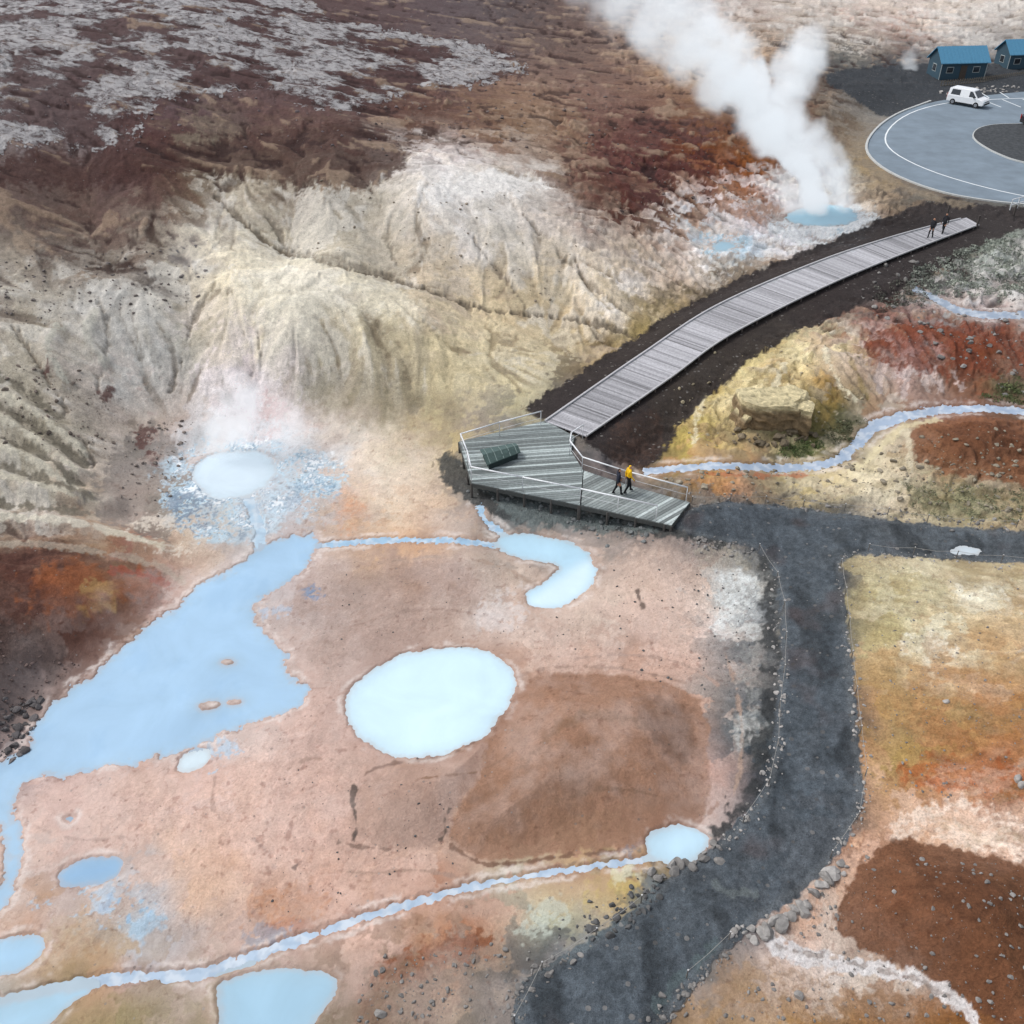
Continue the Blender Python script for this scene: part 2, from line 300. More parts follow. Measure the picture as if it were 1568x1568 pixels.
def paint(poly,hexc,soft=6,noise=8,alpha=1.0,fr=1.4,mod=None,margin=7):
    m,d=sdf_sub(poly,margin)
    mp=MPP[m];px=X32[m];py=Y32[m]
    nn=fbm(px*fr/(mp*30),py*fr/(mp*30),4,int(len(poly)*7+poly[0,0]*3)&255,.6)+.5*fbm(px/.35,py/.35,2,5)
    s=d/mp+nn*noise*2
    a=(1-sstep(-soft*.7,soft*.7,s))*alpha;a[d>=margin*.98]=0
    if mod is not None: a=a*mod[m]
    if hexc: col[m]=col[m]*(1-a[:,None])+lin(hexc)*a[:,None]
    A=np.zeros(X.shape,np.float32);A[m]=a
    return A
def fbp(k,o,seed): return fbm(X/(k),Y/(k),o,seed,.6)
m=paint(gpoly(P("-60,-60 420,-60 480,20 640,50 800,80 800,115 700,140 600,150 545,175 470,165 400,130 330,150 250,150 200,190 180,232 90,225 -60,240")),None,14,22,1,margin=25)
m2=paint(gpoly(P("-60,240 180,232 420,200 560,180 640,240 560,300 430,280 300,260 180,290 -60,290")),'4c302b',16,18,.78,margin=20)
big=fbp(9,4,501);mid=fbp(3.2,4,505)
MOSS=np.maximum(MOSS,m*np.clip(.88+big*1.3+mid*.7+.12*G2,0,1))
col=col*(1-(m*.8)[...,None])+lin('503735')*(m*.8)[...,None]
mo2=sstep(.1,.55,big+.4*mid)*sstep(70,110,dist_)*(X<30)*(Y>70)
MOSS=np.maximum(MOSS,.55*mo2*sstep(5,7,B))
# --- gully tones on cream hills: ribs lighter, creases darker
lum=col.mean(-1)
cream=hill*sstep(.14,.28,lum)
col=col*(1+cream[...,None]*np.array([.22,.19,.24]))
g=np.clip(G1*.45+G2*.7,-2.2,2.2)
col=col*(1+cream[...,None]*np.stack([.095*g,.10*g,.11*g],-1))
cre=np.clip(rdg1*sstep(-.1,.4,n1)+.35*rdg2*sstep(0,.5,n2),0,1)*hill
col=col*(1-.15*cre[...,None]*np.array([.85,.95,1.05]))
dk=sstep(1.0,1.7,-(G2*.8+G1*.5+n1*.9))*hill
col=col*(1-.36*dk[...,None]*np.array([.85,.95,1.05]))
yl=sstep(.5,1.2,G3+n3*1.5)*cream*.16
col=col*(1-yl[...,None]*np.array([0,.12,.42]))
wh=sstep(.3,1.0,-G3+n4*1.5+.4*G1)*cream*.35
col=col*(1-wh[...,None])+lin('d2cec6')*wh[...,None]
gy2=sstep(.1,.5,fbp(4,4,911)+.2*G2)*cream*.18
col=col*(1-gy2[...,None])+lin('918c80')*gy2[...,None]
lt=sstep(.7,1.3,G2*.6+G1*.4+n3*1.4+mid)*hill*(1-cream)*.55
col=col*(1-lt[...,None])+lin('9c8670')*lt[...,None]
dm=sstep(.5,1.1,-G2*.5-n1-.4*G1+n3-mid)*(1-cream)*hill*.7
col=col*(1-dm[...,None])+lin('382321')*dm[...,None]
# --- valley lines between the clay domes
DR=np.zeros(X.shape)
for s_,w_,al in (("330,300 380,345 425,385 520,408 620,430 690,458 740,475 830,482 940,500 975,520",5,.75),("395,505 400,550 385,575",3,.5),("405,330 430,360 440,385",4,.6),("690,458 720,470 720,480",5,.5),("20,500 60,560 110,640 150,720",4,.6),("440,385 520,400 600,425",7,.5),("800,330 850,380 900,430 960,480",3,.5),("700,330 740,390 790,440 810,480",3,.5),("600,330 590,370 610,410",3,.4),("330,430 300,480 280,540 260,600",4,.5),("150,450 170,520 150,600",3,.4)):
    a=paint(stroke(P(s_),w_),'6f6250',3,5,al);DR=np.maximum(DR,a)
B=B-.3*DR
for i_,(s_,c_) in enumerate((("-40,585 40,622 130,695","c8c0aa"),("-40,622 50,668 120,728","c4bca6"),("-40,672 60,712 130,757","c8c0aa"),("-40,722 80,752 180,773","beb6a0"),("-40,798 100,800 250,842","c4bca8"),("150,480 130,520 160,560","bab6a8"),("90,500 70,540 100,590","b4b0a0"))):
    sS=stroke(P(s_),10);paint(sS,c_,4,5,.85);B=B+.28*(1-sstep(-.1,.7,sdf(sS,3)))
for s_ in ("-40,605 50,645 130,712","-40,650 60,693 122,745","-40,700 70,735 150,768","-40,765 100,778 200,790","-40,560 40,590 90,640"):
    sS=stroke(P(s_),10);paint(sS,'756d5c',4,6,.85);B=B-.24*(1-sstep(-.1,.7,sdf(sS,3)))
paint(gpoly(P("180,680 240,650 290,700 300,770 250,830 200,810 130,780 150,730")),'7d756d',10,16,.7)
for s_ in ("150,600 172,600 175,614 152,615","205,655 235,650 240,680 215,690","225,690 250,700 240,720","55,560 75,565 70,580"):
    paint(gpoly(P(s_),1),'64403a',3,6,.85)
paint(gpoly(P("360,405 460,395 560,420 660,470 640,500 540,480 440,490 370,470")),'ded6be',22,16,.5)  # lit crown of the lower dome, brightness painted into the colour
paint(gpoly(P("420,560 520,570 640,580 640,640 560,655 480,620")),'8c8268',22,14,.5)  # shaded dome flank facing the camera, shade painted into the colour
# --- named patches
paint(gpoly(P("640,290 700,268 780,262 860,285 800,300 700,305 640,320")),'dcd8d2',14,14,.8)
paint(gpoly(P("-40,845 60,838 140,850 250,872 262,900 228,945 150,1008 90,1063 40,1110 -40,1150")),'5e3e34',5,7,.55)
paint(gpoly(P("40,870 120,862 200,880 250,880 250,905 170,930 110,945 50,930")),'985428',18,20,.65,mod=.4+.6*sstep(-.3,.3,n2))
paint(gpoly(P("110,905 150,885 190,905 170,945 130,945")),'ac8c56',10,14,.6,mod=sstep(-.2,.3,n2))
paint(stroke(P("170,872 220,880 255,895"),10),'a0402c',4,8,.55)
paint(gpoly(P("-40,935 30,960 100,1000 60,1080 -40,1100")),'524440',18,20,.6)
paint(stroke(P("-40,838 60,832 140,843 250,866 285,895"),[10,9,9,10,8]),'a8a090',3,5,.5)
# damp, darker mud between the pools
wd=fbm(X/2.8+n3,Y/3.6,5,951,.62)
for pl,c,al in (("500,865 600,850 700,848 790,880 790,920 700,945 640,985 560,1010 500,1040 480,1010 420,960 450,900",'9f877b',.62),("620,860 720,862 740,900 660,925 600,900",'93796b',.5),("500,1060 520,1120 470,1180 430,1150",'b5978a',.5),
    ("800,1000 900,985 1010,1000 1080,1030 960,1030 840,1035",'bc9a88',.6),("240,1190 400,1160 520,1180 540,1290 420,1330 300,1300",'c4a294',.5),("560,1310 700,1330 640,1365 520,1390 430,1400 420,1360",'b48c78',.45),("40,1220 200,1200 260,1250 120,1310 50,1290",'bc9c90',.45),("920,860 1000,850 1090,880 1080,1000 1000,980 940,920",'c6ac9c',.5)):
    paint(gpoly(P(pl)),c,26,14,al,mod=.35+.65*sstep(-.25,.25,wd))
mu=gpoly(P("800,1045 860,1030 960,1034 1060,1056 1088,1110 1080,1170 1092,1235 1040,1280 960,1300 850,1308 735,1326 690,1290 688,1250 735,1195 752,1130 770,1090"))
am=paint(mu,'926d56',7,5,.88)
B=B+.85*(1-sstep(-3.6,.1,sdf(mu,5)))
mu2=gpoly(P("552,1196 620,1176 700,1156 752,1125 735,1195 690,1250 684,1290 640,1304 580,1300 538,1278 545,1230"))
paint(mu2,'a58879',5,5,.85);B=B+.3*(1-sstep(-1.4,.1,sdf(mu2,5)))
paint(gpoly(P("960,1075 1010,1068 1060,1095 1070,1150 1040,1180 1000,1150 965,1120")),'75543f',16,8,.85)
paint(gpoly(P("700,1230 800,1180 900,1140 960,1180 900,1260 780,1300 710,1290")),'82604a',20,10,.6)
paint(gpoly(P("880,1060 960,1050 1000,1080 950,1130 860,1140 840,1100")),'9e7a64',20,10,.5)
paint(stroke(P("800,1190 850,1130 920,1110 990,1130"),[10,16,14,8]),'74563e',10,8,.5)
for s_,w_,c_ in (("545,1205 538,1230 548,1262 540,1290",6,'3c342e'),("690,1238 680,1258 684,1275 676,1288",5,'40352d'),("975,905 985,935",5,'5c4c44'),("520,1290 548,1298 600,1302",3,'7c6458'),("690,1296 730,1322 760,1326 860,1312 950,1304",5,'70503e'),("560,1186 590,1170 640,1165 700,1155 750,1120 772,1088",3.5,'7c6052'),("450,1330 460,1318",4,'6c5850'),("790,1040 830,1025 880,1020 960,1024 1050,1046",3.5,'987c6c'),("440,1180 470,1160 520,1165",3,'a88c7e'),("330,1190 322,1230 345,1265 400,1290 420,1330",3,'ac9083'),("930,1310 990,1290 1060,1270 1100,1230",4,'907060'),("1110,1000 1130,1060 1140,1150 1120,1230",4,'a08878'),("600,860 700,850 780,870 820,900",3,'a08a7a'),("540,960 640,930 740,940 790,970",3,'977f73'),("480,1330 560,1340 640,1330 700,1345",3,'9e8272'),("60,1270 120,1290 200,1280",3,'a68c80'),("640,1200 720,1190 800,1150",3,'84644f'),("850,1240 930,1220 1010,1230",3,'7c5c46'),("880,1010 960,1000 1050,1015 1100,1050",3,'a58a7c')):
    paint(stroke(P(s_),w_),c_,2.2,3,.8)
# rings of drying mud around pools / water edges
rim=np.exp(-(np.clip(allw,0,9)/(MPP*18))**2)
col=col*(1-.16*rim[...,None]*np.array([.4,.7,.8]))
rim2=np.exp(-((np.clip(allw,0,9)-MPP*8)/(MPP*5))**2)*sstep(-.2,.25,n1)
col=col*(1-.5*rim2[...,None])+lin('d8d0ca')*(.5*rim2[...,None])
rim3=np.exp(-((np.clip(allw,0,9)-MPP*2)/(MPP*2.2))**2)*(.35+.5*sstep(-.2,.3,n2))
col=col*(1-.5*rim3[...,None])+lin('8d776c')*(.5*rim3[...,None])
for pl,c,al,th in (("270,690 330,660 430,680 520,700 540,740 470,790 400,830 300,830 250,780 230,740",'b0c6d2',.9,-.12),
    ("270,690 330,670 430,680 500,700 520,740 470,780 400,820 300,820 260,780",'7e98ac',.85,.14),("270,690 330,660 450,680 520,700 520,740 440,800 300,830 250,790",'e3e7e8',.85,.30),
    ("420,760 500,740 520,770 450,800",'88a2b6',.7,.1),("240,750 300,745 330,790 290,830 250,810",'76889a',.85,.05),("200,790 260,780 300,830 270,860 210,840",'d4c8b8',.7,.0),
    ("60,1360 190,1340 240,1380 250,1430 180,1450 100,1420 60,1400",'9cb2c2',.9,.08),("160,1370 230,1365 235,1400 170,1405",'8ca8c0',.9,.05),
    ("1060,360 1130,352 1160,375 1120,395 1070,390",'a0c0d0',.8,0),("1170,330 1320,305 1350,340 1310,380 1190,375",'d8dedf',.8,-.2),("1160,345 1340,330 1350,360 1300,392 1150,390",'eceae6',.6,0),("1130,310 1190,305 1210,330 1150,345",'b07850',.6,-.1),
    ("1280,360 1330,350 1320,385 1280,385",'98bccc',.8,.1),("400,925 450,930 440,950 400,945",'98acc0',.7,.1),("470,905 490,908 488,918 470,916",'6c86a4',.8,-.2),
    ("300,1150 360,1130 380,1150 330,1180 290,1190",'a4b8c8',.8,.0),("720,930 800,900 850,910 820,960 740,970",'c4bcb8',.6,-.2),("380,1420 440,1400 470,1420 420,1445 370,1470",'848c98',.6,.1),
    ("800,1400 860,1370 880,1400 840,1440 780,1440",'b0b6aa',.6,-.1),("980,1300 985,1318 960,1322 955,1300",'7c7c84',.6,0),
    ("320,575 400,565 470,600 480,640 400,680 330,660",'d6cccb',.55,-.0),("390,600 440,610 440,670 400,680",'c09c98',.5,.1),("230,580 260,640 250,720 200,700",'b0a094',.6,.05)):
    mod=sstep(th-.07,th+.09,n1+wn2*.6)
    paint(gpoly(P(pl)),c,10,12,al,mod=mod)
ml=sstep(-.16,.16,n1+.6*wn2)
for pl,c,al in (("500,770 540,755 560,800 520,820",'c8906a',.6),("380,1370 450,1355 510,1370 470,1420 390,1415",'b07850',.5),("60,1420 150,1400 210,1440 170,1490 90,1490",'8e6c46',.75),("60,1420 150,1400 210,1440 170,1490 90,1490",'c4b49c',.4),
    ("640,1440 740,1425 770,1440 700,1480 600,1520 560,1500",'824a28',.8),("560,1500 640,1480 720,1480 700,1568 600,1600 520,1568",'786050',.65),
    ("900,1350 980,1345 990,1365 940,1400 890,1390",'b8a464',.65),("930,1340 990,1335 960,1352",'c8c4a8',.7),
    ("1370,1170 1450,1150 1600,1170 1600,1240 1520,1225 1450,1200 1380,1200",'a4592a',.7),("1440,1080 1600,1060 1600,1130 1500,1140",'9c6a38',.55),("1480,1010 1600,1000 1600,1040 1500,1060",'a07c4c',.5),("1380,1060 1480,1040 1500,1100 1420,1140 1360,1120",'9a8054',.5),("1330,1080 1370,1070 1380,1180 1340,1220",'a88a5c',.5),
    ("1350,1265 1400,1237 1470,1225 1530,1243 1620,1275 1620,1330 1500,1303 1420,1292 1370,1285",'d8c2b0',.9),
    ("1310,1290 1350,1275 1372,1285 1330,1320 1290,1370 1240,1420 1215,1425 1250,1370",'c8a28a',.8),
    ("1470,895 1530,900 1560,930 1500,945 1460,920",'d8d4c2',.6),("1385,975 1440,965 1470,1000 1420,1015 1380,1000",'dad4c2',.7),("1310,870 1450,875 1440,940 1330,960",'a39a74',.45),
    ("1085,880 1140,870 1170,910 1165,970 1110,985 1090,930",'cdd0ce',.75),("1125,1000 1170,990 1175,1060 1140,1075",'8c8c88',.6),("1120,1095 1170,1085 1180,1140 1140,1150",'b0b0ac',.55),
    ("1045,836 1130,835 1160,870 1120,870 1060,860",'a0998a',.7),("1110,1460 1200,1480 1260,1500 1300,1560 1150,1570 1080,1540",'94765a',.55),("1300,1510 1420,1530 1460,1568 1300,1568",'8c6a4c',.6)):
    paint(gpoly(P(pl)),c,8,14,al,mod=.35+.65*ml)
mr=gpoly(P("1322,1310 1380,1283 1480,1303 1620,1345 1620,1640 1520,1560 1440,1505 1360,1472 1290,1440 1268,1412 1300,1360"))
amr=paint(mr,'6f4830',5,6,.9); B=B+.6*(1-sstep(-2.4,.2,sdf(mr,5)))
paint(gpoly(P("1400,1330 1500,1340 1560,1400 1500,1440 1420,1400")),'5e3c28',22,20,.6)
paint(stroke(P("1175,1437 1200,1455 1250,1470 1310,1482 1380,1490 1440,1515 1480,1545 1510,1600"),[22,28,26,20,20,22,20,20]),'c9c4c2',3,6,.95)
paint(stroke(P("1190,1450 1260,1468 1340,1484 1420,1505 1470,1540"),[4,5,5,6,5]),'8c8078',2,5,.7)
# right side gorge
paint(gpoly(P("1310,512 1400,500 1500,500 1620,520 1620,560 1500,580 1420,575 1340,565")),'7c402a',9,12,.85,mod=.5+.5*ml)
paint(gpoly(P("1390,665 1450,640 1620,645 1620,745 1500,738 1405,712")),'7f5236',6,8,.85)
paint(gpoly(P("1440,660 1560,655 1600,700 1500,715 1440,695")),'65402c',14,12,.6)
paint(gpoly(P("1190,690 1230,672 1265,680 1240,700 1200,702")),'50592f',5,7,.8)
paint(gpoly(P("1250,650 1330,640 1320,665 1280,690 1250,680")),'5a5a40',6,8,.7,mod=.4+.6*ml)
paint(gpoly(P("1380,740 1500,745 1620,760 1620,800 1400,790")),'7f7a58',8,12,.6,mod=.3+.7*ml)
paint(stroke(P("1070,726 1160,730 1240,728"),[5,6,4]),'a8623c',3,5,.7)
paint(gpoly(P("1500,610 1560,575 1620,580 1620,620")),'4e5234',6,8,.7,mod=.4+.6*ml)
paint(stroke(P("1300,720 1330,708 1380,655 1440,645"),[10,12,10,8]),'ccc09a',5,6,.7)
paint(stroke(P("1385,660 1392,700 1400,730 1340,775"),[7,7,9,9]),'c4baa0',3,4,.7)
for s_ in ("1185,560 1150,590 1135,610","1240,545 1260,580 1290,620","1290,530 1310,570 1330,610","1215,552 1225,580 1240,606","1070,590 1050,640 1045,690","1100,575 1085,620 1090,670"):
    paint(stroke(P(s_),4),'857342',3,5,.6)
for s_ in ("1260,540 1280,580 1310,615","1200,556 1195,580 1180,598","1085,585 1065,640 1065,690"):
    paint(stroke(P(s_),6),'ddd4b4',3,5,.6)
for s_ in ("1350,560 1345,600","1390,565 1385,610","1430,565 1440,600","1460,570 1470,600"): paint(stroke(P(s_),7),'cbb9b2',3,6,.6)
# dark soil embankment of the boardwalk and platform
EMB=gpoly(P("785,628 860,590 930,545 978,512 1100,440 1250,376 1400,316 1445,298 1500,315 1568,318 1640,322 1640,345 1568,345 1500,380 1425,422 1320,470 1215,510 1145,556 1080,612 1035,660 1000,722 905,705 880,660"))
a=paint(EMB,'3a3332',4,5,.97);GRV=np.maximum(GRV,a)
a=paint(gpoly(P("655,705 700,690 740,742 900,785 1030,812 1090,805 1130,840 1080,832 960,812 850,800 760,792 700,760")),'464949',7,8,.9);GRV=np.maximum(GRV,a)
a=paint(gpoly(P("745,735 880,770 1010,805 1000,822 900,806 800,800 750,775")),'6a7372',9,9,.8)
a=paint(gpoly(P("915,700 960,650 1020,640 1000,722 940,720")),'4e3c34',8,8,.8,mod=.4+.6*ml)
# gravel foot path
PATH=gpoly(P("1062,770 1180,772 1300,790 1430,805 1568,815 1660,822 1660,872 1568,862 1430,856 1310,850 1285,862 1293,900 1303,1000 1310,1090 1322,1180 1322,1240 1285,1308 1225,1375 1130,1432 1075,1500 1010,1580 960,1660 770,1660 785,1560 795,1510 835,1480 950,1412 1010,1350 1085,1300 1150,1240 1178,1190 1188,1100 1196,1000 1196,930 1188,880 1160,838 1100,830 1030,812 1035,800"))
sP=sdf(PATH,7)
bank=paint(gpoly(P("1100,825 1165,835 1200,880 1200,1000 1195,1150 1170,1230 1085,1305 1080,1290 1140,1220 1150,1100 1165,1000 1170,900 1130,850")),'3a3c3d',8,12,.88,mod=.45+.55*sstep(-.2,.1,n2));GRV=np.maximum(GRV,bank*.8)
a=paint(PATH,'515960',3,4,.97);GRV=np.maximum(GRV,a);pathA=a
tr=fbm(X/.9,Y/1.6,4,611,.6);tr2=fbm(X/.28,Y/.28,3,617,.6)
col=np.where((a>.5)[...,None],col*(1+(.38*tr+.28*tr2)[...,None]),col)
wetp=a*sstep(.1,.35,fbm(X/2.2,Y/4.5,4,615))*.38
col=col*(1-wetp[...,None])
rd=a*sstep(.2,.6,fbm(X/3,Y/3,3,612))*.4
col=col*(1-rd[...,None])+lin('5a4a48')*rd[...,None]
edge=np.exp(-((sP+.18+.12*n1)/.16)**2)*.35
col=col*(1-edge[...,None])+lin('74787a')*edge[...,None]
paint(stroke(P("1003,1345 950,1412 860,1460 800,1500"),[26,26,22,12]),'687377',5,7,.7,mod=.4+.6*ml)
paint(stroke(P("1100,1445 1040,1500 1000,1545"),[14,16,14]),'5a686a',4,6,.6)
paint(stroke(P("1085,1340 1110,1365 1160,1370"),[8,8,8]),'707878',3,6,.5)
a=paint(gpoly(P("1250,112 1330,102 1420,98 1640,100 1640,150 1420,158 1370,178 1330,160 1290,140")),'3c4045',4,6,.95,margin=12);GRV=np.maximum(GRV,a)
a=paint(gpoly(P("1325,190 1322,240 1370,276 1440,302 1500,315 1460,320 1380,290 1315,255 1305,220")),'8a7c68',5,6,.6,margin=9)
# general variation (mineral staining)
flat=(1-hill)
v=fbm(X/.8,Y/.8,4,701,.7)*.12+n3*.09+n1*.08
col=col*(1+v[...,None]*np.array([.9,1.,1.1]))
sw=fbm(X/3.5+n3*1.2,Y/7+n4*1.2,4,711)
mud=flat*(1-pathA)*(Y<62)*(1-sstep(0,.2,GRV))
xl=(1-sstep(7,11,X))
fr_=(sw*7+n1*.35)%1.0
term=np.exp(-(fr_/.06)**2)*sstep(-.2,.2,n2)
col=col*(1-.17*(mud*term)[...,None]*np.array([.7,1.,1.1]))
col=col*(1+.09*(mud*(fr_-.5))[...,None]*np.array([.6,.9,1.]))
pk=mud*sstep(-.1,.4,fbm(X/5,Y/6,5,737,.62))*.22*xl
col=col*(1-pk[...,None])+lin('d0beb6')*pk[...,None]
gr3=mud*sstep(.1,.5,fbm(X/4+7,Y/5,5,747,.62))*.26*xl
col=col*(1-gr3[...,None])+lin('978479')*gr3[...,None]
ora=mud*sstep(.35,.9,fbm(X/4,Y/5,4,733,.6))*.16
col=col*(1-ora[...,None]*np.array([.1,.45,.9]))
gd=mud*sstep(.42,.65,fbm(X/.5,Y/.5,3,739,.65)+n3*.3)*.28
col=col*(1-gd[...,None]*np.array([.8,1,1.05]))
WET=flat*(1-sstep(.3,3.5,allw))*(1-GRV);WET=np.maximum(WET,.6*mud*xl)
# streaks on the right hand fields
rf=sstep(14,15.5,X-0.06*Y)*(Y<44)*(1-pathA)*(1-amr)
stre=fbm((X*.5+Y)/.55,(X-Y*.5)/3.2,5,741,.65)
col=col*(1+(rf*stre*.32)[...,None]*np.array([.8,1,1.2]))
gs=rf*sstep(.05,.4,fbm(X/2,Y/2,5,743,.66))*.34
col=col*(1-gs[...,None])+lin('86754f')*gs[...,None]
mfl=amr*fbm(X/.9,Y/.9,4,749,.65);col=col*(1+.3*mfl[...,None])
# chroma balance and slight contrast
L_=col@np.array([.3,.59,.11]);col=L_[...,None]+(col-L_[...,None])*(.95-.14*cream[...,None])
Ln=np.clip(L_,.01,1);col=col*((Ln/.42)**.10)[...,None]
col=np.clip(col,.01,.88)
# ------------------------------------------------------------------ final height
cw=sstep(0.0,1.6,allw); hw=hill
hl=np.clip((B-.8)/2,0,1)
det=hw*(.025*G1+.095*G2-.05*rdg1*sstep(-.1,.4,n1))*hl+hw*.035*fbm(X/.7,Y/.7,4,801,.6)+m*.12*fbm(X/1.6,Y/1.6,3,803)
rgt=sstep(3,6,X)*sstep(38,44,Y)*(1-sstep(95,120,Y))
det=det+cw*(1-pathA)*(.06*n1+.03*wn2*(1-mud*.6))+rgt*(1-pathA)*cw*sstep(.4,2,sL)*((.20-.12*sstep(60,90,Y))*n1+.08*G1)*sstep(2.2,4.5,dB)
det=det+GRV*.03*fbm(X*3,Y*3,2,805)+rf*cw*(.06*stre+.06*n2)
k=sstep(2.0,4.2,dB);det=det*k+ (1-k)*.03*n1
det=det*sstep(0,3,sL)
Z=B+det*sstep(0,.8,allw)+np.clip(.5*allw,-.35,.04)
def hz(x,y):
    x=np.asarray(x,float);y=np.asarray(y,float)
    r=(np.arctan2(CH,np.clip(y,ys_d[0],ys_d[-1]))-ang0)/(ang1-ang0)*(NA-1)+3
    t=(np.clip(x/Wf(y),-1,1)+1)/2*(NC-1)+5
    i=np.clip(np.floor(r).astype(int),0,NR-2);j=np.clip(np.floor(t).astype(int),0,NT-2);fr=r-i;ft=t-j
    return Z[i,j]*(1-fr)*(1-ft)+Z[i+1,j]*fr*(1-ft)+Z[i,j+1]*(1-fr)*ft+Z[i+1,j+1]*fr*ft
tB=time.time()-T0
# ------------------------------------------------------------------ mesh helpers
SC=bpy.context.scene; COL=SC.collection
def link(o,parent=None):
    COL.objects.link(o)
    if parent: o.parent=parent
    return o
def fast_mesh(name,V,Fq,mat,cols=None,msk=None):
    me=bpy.data.meshes.new(name);nv=len(V);nf=len(Fq)
    me.vertices.add(nv);me.vertices.foreach_set('co',np.ascontiguousarray(V,dtype=np.float32).ravel())
    me.loops.add(nf*4);me.loops.foreach_set('vertex_index',np.ascontiguousarray(Fq,dtype=np.int32).ravel())
    me.polygons.add(nf);me.polygons.foreach_set('loop_start',np.arange(0,nf*4,4,dtype=np.int32))
    me.polygons.foreach_set('use_smooth',np.ones(nf,bool))
    me.update(calc_edges=True)
    for nm,c in (('Col',cols),('Msk',msk)):
        if c is not None:
            at=me.color_attributes.new(nm,'FLOAT_COLOR','POINT')
            at.data.foreach_set('color',np.concatenate([c,np.ones((nv,1))],1).astype(np.float32).ravel())
    me.materials.append(mat);return link(bpy.data.objects.new(name,me))
def newmat(name):
    m=bpy.data.materials.new(name);m.use_nodes=True;nt=m.node_tree
    return m,nt,nt.nodes['Principled BSDF']
def N(nt,t,**k):
    n=nt.nodes.new(t)
    for a,b in k.items(): setattr(n,a,b)
    return n
def math_(nt,op,a,b=None,clamp=False):
    n=nt.nodes.new('ShaderNodeMath');n.operation=op;n.use_clamp=clamp
    for i,v in enumerate((a,b)):
        if v is None: continue
        if isinstance(v,(int,float)): n.inputs[i].default_value=v
        else: nt.links.new(v,n.inputs[i])
    return n.outputs[0]
def mixc(nt,f,a,b,bt='MIX'):
    n=nt.nodes.new('ShaderNodeMix');n.data_type='RGBA';n.blend_type=bt
    for s,v in ((n.inputs[0],f),(n.inputs[6],a),(n.inputs[7],b)):
        if isinstance(v,(int,float)): s.default_value=v
        elif isinstance(v,(tuple,list)): s.default_value=tuple(v)+(1,) if len(v)==3 else v
        else: nt.links.new(v,s)
    return n.outputs[2]
def maprange(nt,v,a,b,c,d):
    n=nt.nodes.new('ShaderNodeMapRange');nt.links.new(v,n.inputs[0])
    for i,q in enumerate((a,b,c,d)): n.inputs[i+1].default_value=q
    return n.outputs[0]
def noise(nt,co,scale,detail=5,rough=.6,dist=0):
    n=nt.nodes.new('ShaderNodeTexNoise');n.inputs['Scale'].default_value=scale;n.inputs['Detail'].default_value=detail
    n.inputs['Roughness'].default_value=rough;n.inputs['Distortion'].default_value=dist;nt.links.new(co,n.inputs['Vector']);return n.outputs[0]
